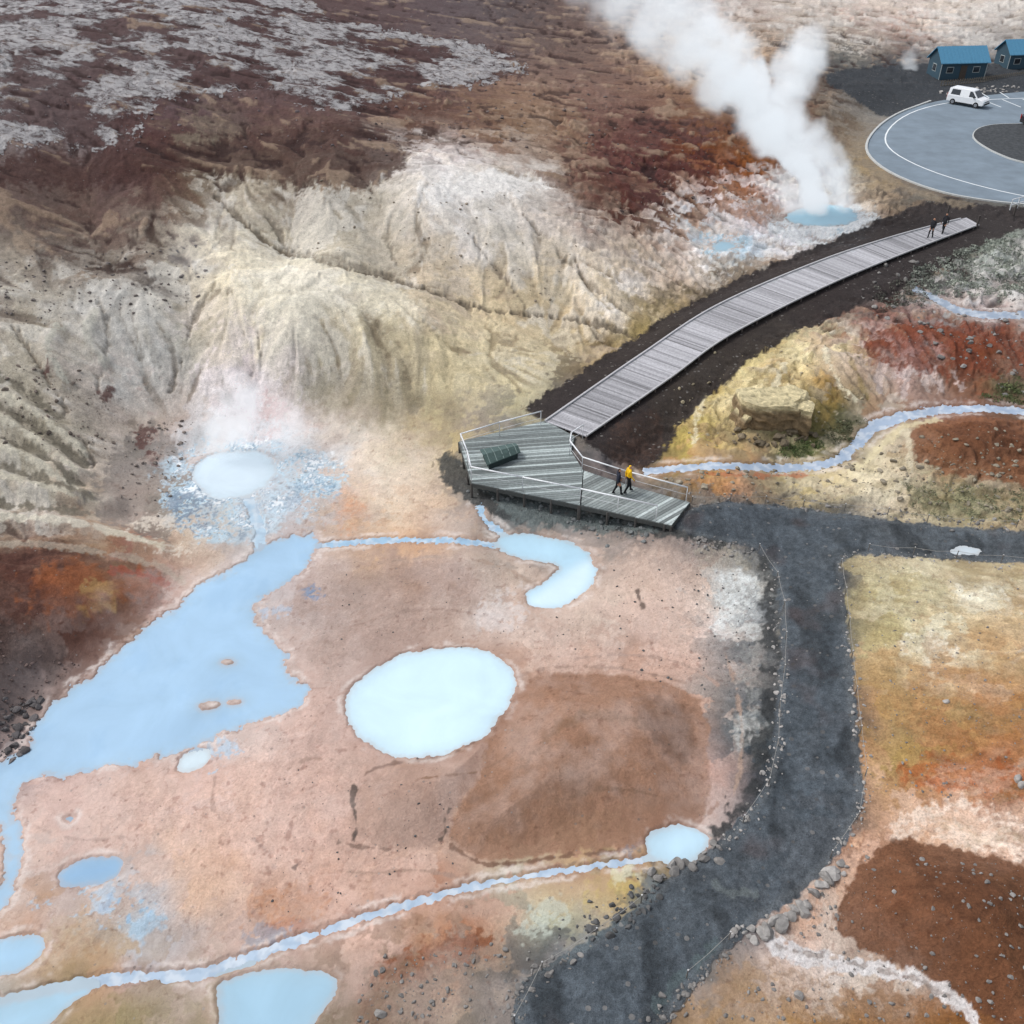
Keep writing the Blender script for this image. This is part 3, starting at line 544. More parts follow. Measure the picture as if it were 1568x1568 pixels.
def ground_mat(name):
    m,nt,bs=newmat(name)
    tc=nt.nodes.new('ShaderNodeTexCoord').outputs['Object']
    A=N(nt,'ShaderNodeAttribute',attribute_name='Col').outputs['Color']
    M=N(nt,'ShaderNodeAttribute',attribute_name='Msk').outputs['Color']
    sp=nt.nodes.new('ShaderNodeSeparateColor');nt.links.new(M,sp.inputs[0]);mo,gr,we=sp.outputs[0],sp.outputs[1],sp.outputs[2]
    na=noise(nt,tc,2.3,6,.70);nb=noise(nt,tc,11,4,.68);nc=noise(nt,tc,1.1,7,.76,.5);nd=noise(nt,tc,30,3,.7);ne=noise(nt,tc,1.3,5,.62,1.2)
    rough=math_(nt,'SUBTRACT',1.0,math_(nt,'MULTIPLY',we,.75))
    va=math_(nt,'MULTIPLY',math_(nt,'SUBTRACT',na,.5),math_(nt,'MULTIPLY',rough,1.3))
    vb=math_(nt,'MULTIPLY',math_(nt,'SUBTRACT',nb,.5),math_(nt,'MULTIPLY',rough,1.2))
    vd=math_(nt,'MULTIPLY',math_(nt,'SUBTRACT',nd,.5),math_(nt,'ADD',math_(nt,'MULTIPLY',gr,1.9),.4))
    crv=math_(nt,'SUBTRACT',1.0,math_(nt,'MULTIPLY',math_(nt,'ABSOLUTE',math_(nt,'SUBTRACT',ne,.5)),34.0),True)
    crv=math_(nt,'MULTIPLY',math_(nt,'MAXIMUM',crv,0.0),math_(nt,'MULTIPLY',math_(nt,'SUBTRACT',1.0,gr),maprange(nt,na,.45,.62,0,1)))
    f=math_(nt,'ADD',math_(nt,'ADD',va,vb),math_(nt,'ADD',vd,1.03))
    f=math_(nt,'SUBTRACT',f,math_(nt,'MULTIPLY',crv,.22))
    cb=nt.nodes.new('ShaderNodeCombineColor');[nt.links.new(f,cb.inputs[i]) for i in range(3)]
    c=mixc(nt,1.0,A,cb.outputs[0],'MULTIPLY')
    vo=nt.nodes.new('ShaderNodeTexVoronoi');vo.inputs['Scale'].default_value=3.6;nt.links.new(tc,vo.inputs['Vector'])
    vs=nt.nodes.new('ShaderNodeSeparateColor');nt.links.new(vo.outputs['Color'],vs.inputs[0])
    sz=math_(nt,'MULTIPLY',math_(nt,'POWER',vs.outputs[0],5.0),math_(nt,'ADD',math_(nt,'MULTIPLY',gr,.2),.22))
    st_=math_(nt,'LESS_THAN',vo.outputs['Distance'],sz)
    sc=mixc(nt,vs.outputs[1],(.06,.055,.05),(.32,.30,.28))
    c=mixc(nt,math_(nt,'MULTIPLY',st_,.5),c,sc)
    mm=math_(nt,'ADD',math_(nt,'MULTIPLY',nc,1.0),math_(nt,'MULTIPLY',nb,.5))
    th=maprange(nt,mo,0,1,1.08,.61)
    ms=math_(nt,'MULTIPLY',math_(nt,'SUBTRACT',mm,th),7.0,True)
    ms=math_(nt,'MULTIPLY',ms,math_(nt,'GREATER_THAN',mo,.02))
    mcol=mixc(nt,maprange(nt,nd,.3,.7,0,1),(.24,.23,.23),(.62,.61,.61))
    c=mixc(nt,math_(nt,'MULTIPLY',ms,.85),c,mcol)
    nt.links.new(c,bs.inputs['Base Color'])
    nt.links.new(maprange(nt,we,0,1,.95,.58),bs.inputs['Roughness'])
    bs.inputs['Specular IOR Level'].default_value=.2
    h=math_(nt,'ADD',math_(nt,'MULTIPLY',na,.18),math_(nt,'MULTIPLY',nb,.065))
    h=math_(nt,'SUBTRACT',h,math_(nt,'MULTIPLY',crv,.03))
    h=math_(nt,'MULTIPLY',h,math_(nt,'SUBTRACT',1.0,math_(nt,'MULTIPLY',we,.8)))
    h=math_(nt,'ADD',h,math_(nt,'ADD',math_(nt,'MULTIPLY',ms,.14),math_(nt,'MULTIPLY',st_,.03)))
    h=math_(nt,'ADD',h,math_(nt,'MULTIPLY',math_(nt,'MULTIPLY',nd,gr),.04))
    bp=nt.nodes.new('ShaderNodeBump');bp.inputs['Strength'].default_value=.7;bp.inputs['Distance'].default_value=1.0
    nt.links.new(h,bp.inputs['Height']);nt.links.new(bp.outputs[0],bs.inputs['Normal'])
    return m
GM=ground_mat('geothermal_soil');GM2=ground_mat('path_gravel')
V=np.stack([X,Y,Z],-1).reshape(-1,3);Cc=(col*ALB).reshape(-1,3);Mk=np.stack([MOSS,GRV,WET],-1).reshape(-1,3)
idx=np.arange(NR*NT).reshape(NR,NT)
Fall=np.stack([idx[:-1,:-1],idx[:-1,1:],idx[1:,1:],idx[1:,:-1]],-1).reshape(-1,4)
pm=(pathA>.5);pf=(pm[:-1,:-1]&pm[1:,1:]&pm[:-1,1:]&pm[1:,:-1]).ravel()
def submesh(name,mask,mat,Vv=V,C=Cc,M=Mk):
    Fm=Fall[mask];used=np.zeros(len(V),bool);used[Fm.ravel()]=True;u=np.nonzero(used)[0];mp=np.zeros(len(V),np.int64);mp[u]=np.arange(len(u))
    return fast_mesh(name,Vv[u],mp[Fm],mat,C[u],M[u] if M is not None else None)
submesh('ground_terrain',~pf,GM)
submesh('gravel_path',pf,GM2)
# water
wm,nt,bs=newmat('milky_water')
tc=nt.nodes.new('ShaderNodeTexCoord').outputs['Object']
A=N(nt,'ShaderNodeAttribute',attribute_name='Col').outputs['Color']
na=noise(nt,tc,.35,5,.6,.8);cc_=maprange(nt,na,.3,.7,.91,1.05)
cb=nt.nodes.new('ShaderNodeCombineColor');[nt.links.new(cc_,cb.inputs[i]) for i in range(3)]
nt.links.new(mixc(nt,1.,A,cb.outputs[0],'MULTIPLY'),bs.inputs['Base Color'])
bs.inputs['Roughness'].default_value=.3;bs.inputs['IOR'].default_value=1.33;bs.inputs['Specular IOR Level'].default_value=.18
bp=nt.nodes.new('ShaderNodeBump');bp.inputs['Strength'].default_value=.1;bp.inputs['Distance'].default_value=.03
nt.links.new(noise(nt,tc,5,3,.5),bp.inputs['Height']);nt.links.new(bp.outputs[0],bs.inputs['Normal'])
i1=sdf(gpoly(P("800,925 850,890 905,850 912,880 900,910 870,935 830,940")),3);lkn=fbm(X/6,Y/6,4,901);lkn2=sstep(0,.4,fbm(X/3,Y/5,5,907,.62))
prev=np.full(X.shape,6.,np.float32)
for wi,((nm,poly,c),s) in enumerate(zip(WAT,WS)):
    mk=(s<.35)&(prev>-.06)
    f=(mk[:-1,:-1]&mk[1:,1:]&mk[:-1,1:]&mk[1:,:-1]).ravel()
    prev=np.minimum(prev,s)
    if not f.any(): continue
    wc=np.broadcast_to(lin(c),X.shape+(3,)).copy()
    sh=(1-sstep(0,.9,-s))[...,None];sh2=(1-sstep(0,.28,-s))[...,None]
    if 'stream' in nm:
        q=sstep(-.1,.3,fbm(X*1.6,Y*1.6,3,911))[...,None]*.5
        wc=wc*(1-q)+lin('dde2e6')*q
        q=sstep(.0,.3,fbm(X*2.3,Y*2.3,3,917))[...,None]*.3
        wc=wc*(1-q)+lin('8ea2b8')*q
    else:
        wc=wc*(1-.25*sh)+lin('a3b6be')*.25*sh
        wc=wc*(1-.34*sh2)+lin('bdb2ac')*.34*sh2
    if c=='b8daec':
        k=(1-sstep(-.6,.5,i1))[...,None];wc=wc*(1-k)+lin('d8eef8')*k
    if nm=='geothermal_lake': wc=wc*(1+.07*lkn[...,None]-.07*lkn2[...,None]*np.array([1,.7,.4]))
    Vw=np.stack([X,Y,B-.0012*wi],-1).reshape(-1,3)
    submesh(nm,f,wm,Vw,(np.clip(wc,0,.9)*.88).reshape(-1,3),None)
tC=time.time()-T0
# ------------------------------------------------------------------ simple materials
def smat(name,hexc=None,rgb=None,rough=.7,metal=0,var=.25,scale=6,bump=.0,spec=.4):
    m,nt,bs=newmat(name);c=tuple(lin(hexc)) if hexc else rgb
    tc=nt.nodes.new('ShaderNodeTexCoord').outputs['Object'];n=noise(nt,tc,scale,5,.6)
    f=maprange(nt,n,.3,.7,1-var,1+var);cb=nt.nodes.new('ShaderNodeCombineColor');[nt.links.new(f,cb.inputs[i]) for i in range(3)]
    nt.links.new(mixc(nt,1.,c,cb.outputs[0],'MULTIPLY'),bs.inputs['Base Color'])
    bs.inputs['Roughness'].default_value=rough;bs.inputs['Metallic'].default_value=metal;bs.inputs['Specular IOR Level'].default_value=spec
    if bump:
        b=nt.nodes.new('ShaderNodeBump');b.inputs['Distance'].default_value=bump;nt.links.new(n,b.inputs['Height']);nt.links.new(b.outputs[0],bs.inputs['Normal'])
    return m
def vcmat(name,rough=.8,var=.25,scale=9,spec=.3,bump=0):
    m,nt,bs=newmat(name);A=N(nt,'ShaderNodeAttribute',attribute_name='Col').outputs['Color']
    tc=nt.nodes.new('ShaderNodeTexCoord').outputs['Object'];n=noise(nt,tc,scale,5,.65)
    f=maprange(nt,n,.3,.7,1-var,1+var);cb=nt.nodes.new('ShaderNodeCombineColor');[nt.links.new(f,cb.inputs[i]) for i in range(3)]
    nt.links.new(mixc(nt,1.,A,cb.outputs[0],'MULTIPLY'),bs.inputs['Base Color']);bs.inputs['Roughness'].default_value=rough;bs.inputs['Specular IOR Level'].default_value=spec
    if bump:
        b=nt.nodes.new('ShaderNodeBump');b.inputs['Distance'].default_value=bump;nt.links.new(n,b.inputs['Height']);nt.links.new(b.outputs[0],bs.inputs['Normal'])
    return m
class MB:
    def __init__(s): s.v=[];s.f=[];s.c=[];s.m=[]
    def add(s,vs,fs,c=(1,1,1),m=0):
        o=len(s.v);s.v+= [tuple(map(float,v)) for v in vs];s.f+=[tuple(i+o for i in f) for f in fs];s.c+=[c]*len(vs);s.m+=[m]*len(fs)
    def prism(s,poly,z0,z1,c=(1,1,1),m=0):
        n=len(poly);top=[(p[0],p[1],p[2] if len(p)>2 else z1) for p in poly];th=z1-z0
        bot=[(p[0],p[1],p[2]-th) for p in top]
        area=sum(top[i][0]*top[(i+1)%n][1]-top[(i+1)%n][0]*top[i][1] for i in range(n))
        if area<0: top=top[::-1];bot=bot[::-1]
        s.add(top+bot,[tuple(range(n)),tuple(range(2*n-1,n-1,-1))]+[(i+n,(i+1)%n+n,(i+1)%n,i) for i in range(n)],c,m)
    def box(s,c0,sx,sy,sz,M=None,c=(1,1,1),m=0):
        vs=[Vector((c0[0]+a*sx/2,c0[1]+b*sy/2,c0[2]+d*sz/2)) for d in(-1,1) for a,b in((-1,-1),(1,-1),(1,1),(-1,1))]
        if M is not None: vs=[M@v for v in vs]
        s.add(vs,[(3,2,1,0),(4,5,6,7),(0,1,5,4),(1,2,6,5),(2,3,7,6),(3,0,4,7)],c,m)
    def tube(s,a,b,r,n=8,c=(1,1,1),m=0,r2=None):
        a=Vector(a);b=Vector(b);d=(b-a).normalized();u=d.orthogonal().normalized();w=d.cross(u);r2=r if r2 is None else r2
        vs=[a+(u*math.cos(2*math.pi*i/n)+w*math.sin(2*math.pi*i/n))*r for i in range(n)]+[b+(u*math.cos(2*math.pi*i/n)+w*math.sin(2*math.pi*i/n))*r2 for i in range(n)]
        s.add(vs,[(i,(i+1)%n,(i+1)%n+n,i+n) for i in range(n)]+[tuple(range(n-1,-1,-1)),tuple(range(n,2*n))],c,m)
    def obj(s,name,mats,parent=None,smooth=False,bevel=0):
        me=bpy.data.meshes.new(name);me.from_pydata(s.v,[],s.f)
        at=me.color_attributes.new('Col','FLOAT_COLOR','POINT');at.data.foreach_set('color',np.array([tuple(c)+(1,) for c in s.c],dtype=np.float32).ravel())
        for m in (mats if isinstance(mats,(list,tuple)) else [mats]): me.materials.append(m)
        me.polygons.foreach_set('material_index',np.array(s.m,dtype=np.int32))
        if smooth: me.polygons.foreach_set('use_smooth',np.ones(len(s.f),bool))
        me.update();o=link(bpy.data.objects.new(name,me),parent)
        if bevel:
            b=o.modifiers.new('b','BEVEL');b.width=bevel;b.segments=2;b.limit_method='ANGLE'
        return o
def empty(name,loc=(0,0,0),rz=0):
    e=bpy.data.objects.new(name,None);e.location=loc;e.rotation_euler=(0,0,rz);return link(e)
WOOD=vcmat('weathered_planks',.75,.22,7)
# ------------------------------------------------------------------ boardwalk ramp
e=empty('boardwalk');mb=MB()
nP=330
Lp,ll=resample(WL,nP+1);Rp,_=resample(WR,nP+1)
seg=0
for i in range(nP):
    if i%11==0: seg=rng.uniform(-.06,.06)
    g=.34+seg+rng.uniform(-.08,.10); c=(g*.98,g*.97,g*1.02)
    if rng.random()<.07: c=tuple(q*.55 for q in c)
    k=.90
    a,b=Lp[i],Lp[i]+(Lp[i+1]-Lp[i])*k;d,cc2=Rp[i],Rp[i]+(Rp[i+1]-Rp[i])*k
    mb.prism([a,d,cc2,b],0,.06,c)
mb.obj('deck_planks',WOOD,e)
mb=MB()
for S in (Lp,Rp):
    for i in range(0,nP-5,5):
        a=S[i];b=S[i+5];d=(b-a);n=np.array([-d[1],d[0],0]);n/=np.linalg.norm(n);z=np.array([0,0,.10])
        mb.prism([a+z-n*.06,b+z-n*.06,b+z+n*.06,a+z+n*.06],0,.096,(.42,.42,.43))
    for i in range(0,nP,12): mb.tube(S[i]-np.array([0,0,.05]),S[i]-np.array([0,0,.7]),.06,6,(.12,.1,.09))
for q in (.12,.5,.88):
    for i in range(0,nP-6,6):
        a=Lp[i]*(1-q)+Rp[i]*q-np.array([0,0,.065]);b=Lp[i+6]*(1-q)+Rp[i+6]*q-np.array([0,0,.065]);d=b-a;n=np.array([-d[1],d[0],0]);n/=np.linalg.norm(n)
        mb.prism([a-n*.04,b-n*.04,b+n*.04,a+n*.04],0,.14,(.1,.085,.075))
mb.obj('kerb_boards_and_posts',WOOD,e)
# ------------------------------------------------------------------ viewing platform
DZ=1.5
def clip_poly(sub,cl):
    def ins(p,a,b): return (b[0]-a[0])*(p[1]-a[1])-(b[1]-a[1])*(p[0]-a[0])>=-1e-9
    def inter(p,q,a,b):
        x1,y1=p;x2,y2=q;x3,y3=a;x4,y4=b;D=(x1-x2)*(y3-y4)-(y1-y2)*(x3-x4)
        t=((x1-x3)*(y3-y4)-(y1-y3)*(x3-x4))/(D+1e-15);return (x1+t*(x2-x1),y1+t*(y2-y1))
    out=list(sub)
    for i in range(len(cl)):
        a,b=cl[i],cl[(i+1)%len(cl)];inp=out;out=[]
        for j in range(len(inp)):
            p,q=inp[j-1],inp[j]
            if ins(q,a,b):
                if not ins(p,a,b): out.append(inter(p,q,a,b))
                out.append(q)
            elif ins(p,a,b): out.append(inter(p,q,a,b))
        if not out: return []
    return out
def wp(s,z):
    p=P(s);x,y=unproj(p[:,0],p[:,1],z);return [(float(a),float(b)) for a,b in zip(x,y)]
def deck(mb,poly,d0,pw,pal,z):
    d=np.array(d0)/np.linalg.norm(d0);n=np.array([-d[1],d[0]]);pp=np.array(poly);s=pp@n;t=pp@d
    k=s.min()
    while k<s.max():
        a=d*(t.min()-1)+n*k;b=d*(t.max()+1)+n*k;c=b+n*pw*.88;e_=a+n*pw*.88
        r=clip_poly(poly,[tuple(a),tuple(b),tuple(c),tuple(e_)])
        g=rng.uniform(.65,1.35)*(1.7 if rng.random()<.25 else 1)
        if len(r)>2: mb.prism(r,z-.05,z,tuple(q*g for q in pal))
        k+=pw
e=empty('viewing_platform');mb=MB()
PA=wp("703,676 835,644 880,668 874,690 893,720 888,773 722,739",DZ);PB=wp("894,720.5 960,742 1056,769 1028,804 890,773",DZ)
q=wp("703,700 880,688",DZ);deck(mb,PA,np.array(q[1])-np.array(q[0]),.2,(.19,.215,.212),DZ)
q=wp("905,772 962,742",DZ);deck(mb,PB,np.array(q[1])-np.array(q[0]),.2,(.215,.24,.235),DZ)
mb.obj('deck_planks',WOOD,e)
mb=MB()
OUT="703,676 722,739 888,773 1028,804 1056,769 960,742 893,720 874,690 880,668"
o=wp(OUT,DZ)
for a,b in zip(o[:-1],o[1:]):
    a=np.array(a);b=np.array(b);d=b-a;L=np.linalg.norm(d);n=np.array([-d[1],d[0]])/L
    mb.prism([tuple(a-n*.03),tuple(b-n*.03),tuple(b+n*.03),tuple(a+n*.03)],DZ-.30,DZ-.055,(.07,.075,.072))
    for k in range(int(L/1.6)+1):
        p=a+d*min(1,k*1.6/L);zz=float(hz(p[0],p[1]))
        mb.tube((p[0],p[1],zz-.3),(p[0],p[1],DZ-.06),.07,8,(.08,.075,.07))
mb.obj('edge_beams_and_posts',WOOD,e)
WHT=smat('galvanised_rail','dcdfe2',rough=.45,var=.08)
def rail(name,s,h=1.0,z=DZ,r=.042,posts=2.4):
    pts=[np.array(p+(z,)) for p in wp(s,z)];mb=MB()
    for a,b in zip(pts[:-1],pts[1:]):
        L=np.linalg.norm(b-a);u=np.array([0,0,h])
        mb.tube(a+u,b+u,r,8);mb.tube(a+u*.52,b+u*.52,r*.25,6)
        n=max(1,int(round(L/posts)))
        for k in range(n+1): p=a+(b-a)*k/n;mb.tube(p-np.array([0,0,.02]),p+u,r*.5,6)
    return mb.obj(name,WHT,None,True)
rail('platform_railing',"828,651 765,668 706,686 716,712 722,737 800,753 888,771 1004,797")
rail('platform_railing',"892,672 874,684 872,697 891,722 958,744 1050,769")
e=empty('information_board');mb=MB()
q=np.array(wp("735,699 789,689 797,702 746,722",DZ))
c0=q.mean(0)
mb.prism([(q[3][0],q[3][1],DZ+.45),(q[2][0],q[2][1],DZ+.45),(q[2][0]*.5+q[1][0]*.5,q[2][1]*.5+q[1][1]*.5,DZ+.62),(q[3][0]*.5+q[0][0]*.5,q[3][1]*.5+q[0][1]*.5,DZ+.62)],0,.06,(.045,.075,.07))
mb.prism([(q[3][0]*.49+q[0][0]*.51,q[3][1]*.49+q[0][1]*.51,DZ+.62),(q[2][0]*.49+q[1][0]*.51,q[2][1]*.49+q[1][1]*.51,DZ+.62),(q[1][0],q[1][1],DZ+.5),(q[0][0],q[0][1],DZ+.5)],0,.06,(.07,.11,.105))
for k in range(5):
    t=.1+k*.2;a=q[3]*(1-t)+q[2]*t;b=q[0]*(1-t)+q[1]*t;m_=(a+b)/2;d=(b-a)/np.linalg.norm(b-a);n=np.array([-d[1],d[0]])*.02
    for A0,A1,z0,z1 in ((a,m_,.455,.625),(m_,b,.625,.505)):
        mb.prism([(A0[0]-n[0],A0[1]-n[1],DZ+z0+.012),(A0[0]+n[0],A0[1]+n[1],DZ+z0+.012),(A1[0]+n[0],A1[1]+n[1],DZ+z1+.012),(A1[0]-n[0],A1[1]-n[1],DZ+z1+.012)],0,.01,(.16,.21,.2))
mb.obj('slatted_top',WOOD,e)
mb=MB()
ins_=[(c0[0]+(p[0]-c0[0])*.86,c0[1]+(p[1]-c0[1])*.86) for p in q]
mb.prism(ins_,DZ+.002,DZ+.44,(.025,.04,.04));mb.obj('base_box',WOOD,e)
# ------------------------------------------------------------------ parking lot
ASP=smat('asphalt','727f8a',rough=.85,var=.16,scale=.5);PAINT=smat('road_paint','dfe3e4',rough=.6,var=.08,scale=3);CONC=smat('concrete_kerb','b4b6b4',rough=.8,var=.12)
me=bpy.data.meshes.new('parking_lot');bm=bmesh.new()
vs=[bm.verts.new((x,y,3.0)) for x,y in LOTW];bm.faces.new(vs);bmesh.ops.recalc_face_normals(bm,faces=bm.faces)
if bm.faces[:][0].normal.z<0: bmesh.ops.reverse_faces(bm,faces=bm.faces[:])
bmesh.ops.triangulate(bm,faces=bm.faces[:]);bm.to_mesh(me);bm.free();me.materials.append(ASP)
LO=link(bpy.data.objects.new('parking_lot',me))
def ribbon(mb,pts,w,z0,z1,c=(1,1,1)):
    pts=np.asarray(pts);d=np.gradient(pts,axis=0);d/=np.linalg.norm(d,axis=1)[:,None];n=np.column_stack([-d[:,1],d[:,0]])*w/2
    for i in range(len(pts)-1):
        mb.prism([tuple(pts[i]-n[i]),tuple(pts[i+1]-n[i+1]),tuple(pts[i+1]+n[i+1]),tuple(pts[i]+n[i])],z0,z1,c)
def wpn(s,z,sm=2):
    p=chaikin(P(s),sm,False) if sm else P(s);x,y=unproj(p[:,0],p[:,1],z);return np.column_stack([x,y])
mb=MB();ribbon(mb,wpn("1425,155 1362,178 1327,212 1326,238 1365,268 1440,296 1510,308 1568,314 1640,318",3.0),.24,2.85,3.12);mb.obj('kerb',CONC,LO)
mb=MB();ribbon(mb,wpn("1640,150 1568,150 1500,153 1440,158 1385,175 1354,203 1358,228 1408,256 1480,280 1568,301 1640,310",3.0),.16,2.99,3.006)
for x in (1505,1535,1566): ribbon(mb,wpn(f"{x},{153-(x-1505)*.02} {x+28},{164}",3.0,0),.14,2.99,3.006)
for x in (1515,1545): ribbon(mb,wpn(f"{x},150 {x-14},141",3.0,0),.14,2.99,3.006)
mb.obj('road_markings',PAINT,LO)
DK=smat('island_gravel','3c3f42',rough=.95,var=.5,scale=3,bump=.1)
isp=chaikin(P("1487,206 1500,195 1535,190 1640,192 1640,262 1560,250 1520,234 1492,217"),2);ix,iy=unproj(isp[:,0],isp[:,1],3.0)
mb=MB();poly=[(a,b) for a,b in zip(ix,iy)];mb.prism(poly,2.95,3.14)
c=np.mean(poly,0);mb.prism([(c[0]+(p[0]-c[0])*.97,c[1]+(p[1]-c[1])*.97) for p in poly],3.1,3.17,m=1);mb.obj('traffic_island',[CONC,DK],None)
# ------------------------------------------------------------------ huts
WALL=smat('painted_timber','314a58',rough=.7,var=.12);ROOF=smat('blue_metal_roof','548cab',rough=.4,var=.10,metal=.1);TRIM=smat('white_trim','a8b0b0',rough=.6,var=.05);GLS=smat('window_glass','1c242c',rough=.08,var=.05,spec=.6);DOOR=smat('timber_door','4a4038',rough=.6)
def hut(px,py,w,d,h,rh,yaw,z=3.0):
    x,y=unproj(px,py,z);e=empty('timber_hut',(float(x),float(y),z),yaw);mb=MB()
    W2=w/2;mb.add([(-W2,0,-.3),(W2,0,-.3),(W2,d,-.3),(-W2,d,-.3),(-W2,0,h),(W2,0,h),(W2,d,h),(-W2,d,h),(-W2,d/2,h+rh),(W2,d/2,h+rh)],
      [(0,1,5,4),(1,2,6,9,5),(2,3,7,6),(3,0,4,8,7),(3,2,1,0)])
    mb.obj('walls',WALL,e)
    mb=MB()
    for s in(0,1):
        y0=-.35 if s==0 else d+.35;z0=h-.35*rh/(d/2)+.05
        A=[(-W2-.3,y0,z0),(W2+.3,y0,z0),(W2+.3,d/2,h+rh+.05),(-W2-.3,d/2,h+rh+.05)]
        T=[(a,b,c+.09) for a,b,c in A];mb.add(A+T,[(0,1,2,3),(7,6,5,4),(0,4,5,1),(1,5,6,2),(2,6,7,3),(3,7,4,0)])
        n=int(w/.5)
        for k in range(n+1):
            xx=-W2-.25+k*(w+.5)/n
            B0=[(xx-.025,y0,z0+.092),(xx+.025,y0,z0+.092),(xx+.025,d/2,h+rh+.142),(xx-.025,d/2,h+rh+.142)];T=[(a,b,c+.04) for a,b,c in B0]
            mb.add(B0+T,[(7,6,5,4) if s else (4,5,6,7),(0,1,5,4),(1,2,6,5),(3,0,4,7)])
    mb.obj('roof',ROOF,e)
    mb=MB();mg=MB()
    for k,xx in enumerate((-w*.3,w*.28)):
        mb.box((xx,-.02,1.45),1.0,.06,.8);mg.box((xx,-.055,1.45),.86,.02,.66)
    md=MB();md.box((0,-.03,1.0),.9,.04,2.0);md.obj('door',DOOR,e)
    mg.box((-W2-.035,d/2,1.5),.03,.9,.8);mb.box((-W2-.015,d/2,1.5),.03,1.05,.95)
    for xx in(-W2,W2): mb.box((xx,-.02,h/2-.1),.08,.06,h-.2)
    mb.obj('trim',TRIM,e);mg.obj('windows',GLS,e);return e
hut(1471,124,6.6,3.8,2.5,1.5,math.radians(6));hut(1571,110,6.2,3.6,2.5,1.4,math.radians(8),3.0)
mb=MB();fp=wpn("1440,134 1478,131 1512,127 1545,122 1600,116",3.0,1)
for a,b in zip(fp[:-1],fp[1:]):
    n=max(2,int(np.linalg.norm(b-a)/.35))
    for k in range(n):
        p=a+(b-a)*k/n;mb.box((p[0],p[1],3.45),.1,.05,.9)
    for z in(3.25,3.7): mb.tube((a[0],a[1],z),(b[0],b[1],z),.04,4)
mb.obj('picket_fence',smat('old_fence','6c6458'),None)
# ------------------------------------------------------------------ vehicles
CARW=smat('white_car_paint','e6e8ea',rough=.2,var=.03,spec=.5);TYRE=smat('tyre_rubber','1c1c1e',rough=.9);HUB=smat('wheel_hub','9a9ca0',rough=.35,metal=.6);LAMP=smat('headlamp','c8d0d4',rough=.1,var=.03);RED=smat('tail_lamp','a01c18',rough=.3);TRM=smat('black_plastic','202224',rough=.7)
def vehicle(name,px,py,yaw,paint,van=True,z=3.0,sc=1.0):
    x,y=unproj(px,py,z);e=empty(name,(float(x),float(y),z+.008),yaw);e.scale=(sc,)*3
    W=.9;H0=1.02;H1=1.82 if van else 1.45
    mb=MB()
    prof=[(-2.2,.32),(2.1,.30),(2.26,.45),(2.24,.72),(2.05,.92),(1.42,H0+.03),(-2.2,H0+.03)]
    n=len(prof);vs=[(a,-W,b) for a,b in prof]+[(a,W,b) for a,b in prof]
    mb.add(vs,[tuple(range(n)),tuple(range(2*n-1,n-1,-1))]+[(i+n,(i+1)%n+n,(i+1)%n,i) for i in range(n)])
    mb.obj('body',paint,e,bevel=.07)
    g0=[(-2.17,H0),(1.45,H0),(.72,H1-.04),(.4,H1),(-1.9 if van else -1.3,H1),(-2.12 if van else -1.9,H1-.1 if van else 1.1)]
    def wid(z): return W-.03-.17*(z-H0)/(H1-H0)
    mb=MB();n=len(g0);vs=[(a,-wid(b),b) for a,b in g0]+[(a,wid(b),b) for a,b in g0]
    mb.add(vs,[tuple(range(n)),tuple(range(2*n-1,n-1,-1))]+[(i+n,(i+1)%n+n,(i+1)%n,i) for i in range(n)]);mb.obj('cabin',paint,e,bevel=.05)
    mb=MB()
    def side(pts):
        for s in(-1,1):
            vv=[(a,s*(wid(b)+.012),b) for a,b in pts];
            if s<0: mb.add(vv,[tuple(range(len(vv)))])
            else: mb.add(vv,[tuple(range(len(vv)-1,-1,-1))])
    zt=H1-.16
    side([(.35,H0+.08),(1.22,H0+.08),(.66,zt),(.35,zt)])
    if not van: side([(-.65,H0+.08),(.27,H0+.08),(.27,zt),(-.65,zt)])
    side([(-1.85,H0+.08),(-.75,H0+.08),(-.75,zt),(-1.75 if van else -1.2,zt)])
    def wsx(z): return 1.45+(.72-1.45)*(z-H0)/(H1-.04-H0)+.015
    za,zb2=H0+.07,H1-.13;mb.add([(wsx(za),-wid(za)+.08,za+.01),(wsx(za),wid(za)-.08,za+.01),(wsx(zb2),wid(zb2)-.08,zb2+.01),(wsx(zb2),-wid(zb2)+.08,zb2+.01)],[(0,1,2,3)])
    mb.add([(-2.19,-.65,1.15),(-2.19,.65,1.15),(-2.155,.6,H1-.2),(-2.155,-.6,H1-.2)],[(3,2,1,0)])
    mb.obj('windows',GLS,e)
    mb=MB();mh=MB()
    for ax in(-1.4,1.38):
        for s in(-1,1):
            mb.tube((ax,s*(W-.2),.32),(ax,s*(W+.015),.32),.33,20);mh.tube((ax,s*(W+.0),.32),(ax,s*(W+.03),.32),.19,14)
    mb.obj('tyres',TYRE,e);mh.obj('hubs',HUB,e)
    mb=MB()
    for s in(-1,1): mb.box((2.16,s*.68,.76),.2,.3,.16)
    mb.obj('headlamps',LAMP,e,bevel=.03);mb=MB()
    for s in(-1,1): mb.box((-2.2,s*.8,.95),.06,.12,.5)
    mb.obj('tail_lamps',RED,e)
    mb=MB();mb.box((2.22,0,.47),.12,1.5,.2);mb.box((2.235,0,.7),.06,.9,.1);mb.box((-2.2,0,.42),.1,1.6,.18)
    for s in(-1,1): mb.box((1.0,s*(W+.09),1.12),.14,.16,.16);mb.box((0,s*(W-.0),.33),2.0,.04,.1)
    mb.obj('trim',TRM,e,bevel=.02);return e
vehicle('white_van',1480,161,math.radians(-46),CARW,sc=1.08)
vehicle('parked_car',1592,192,math.radians(10),smat('dark_car_paint','2c2226',rough=.25,var=.05),False)
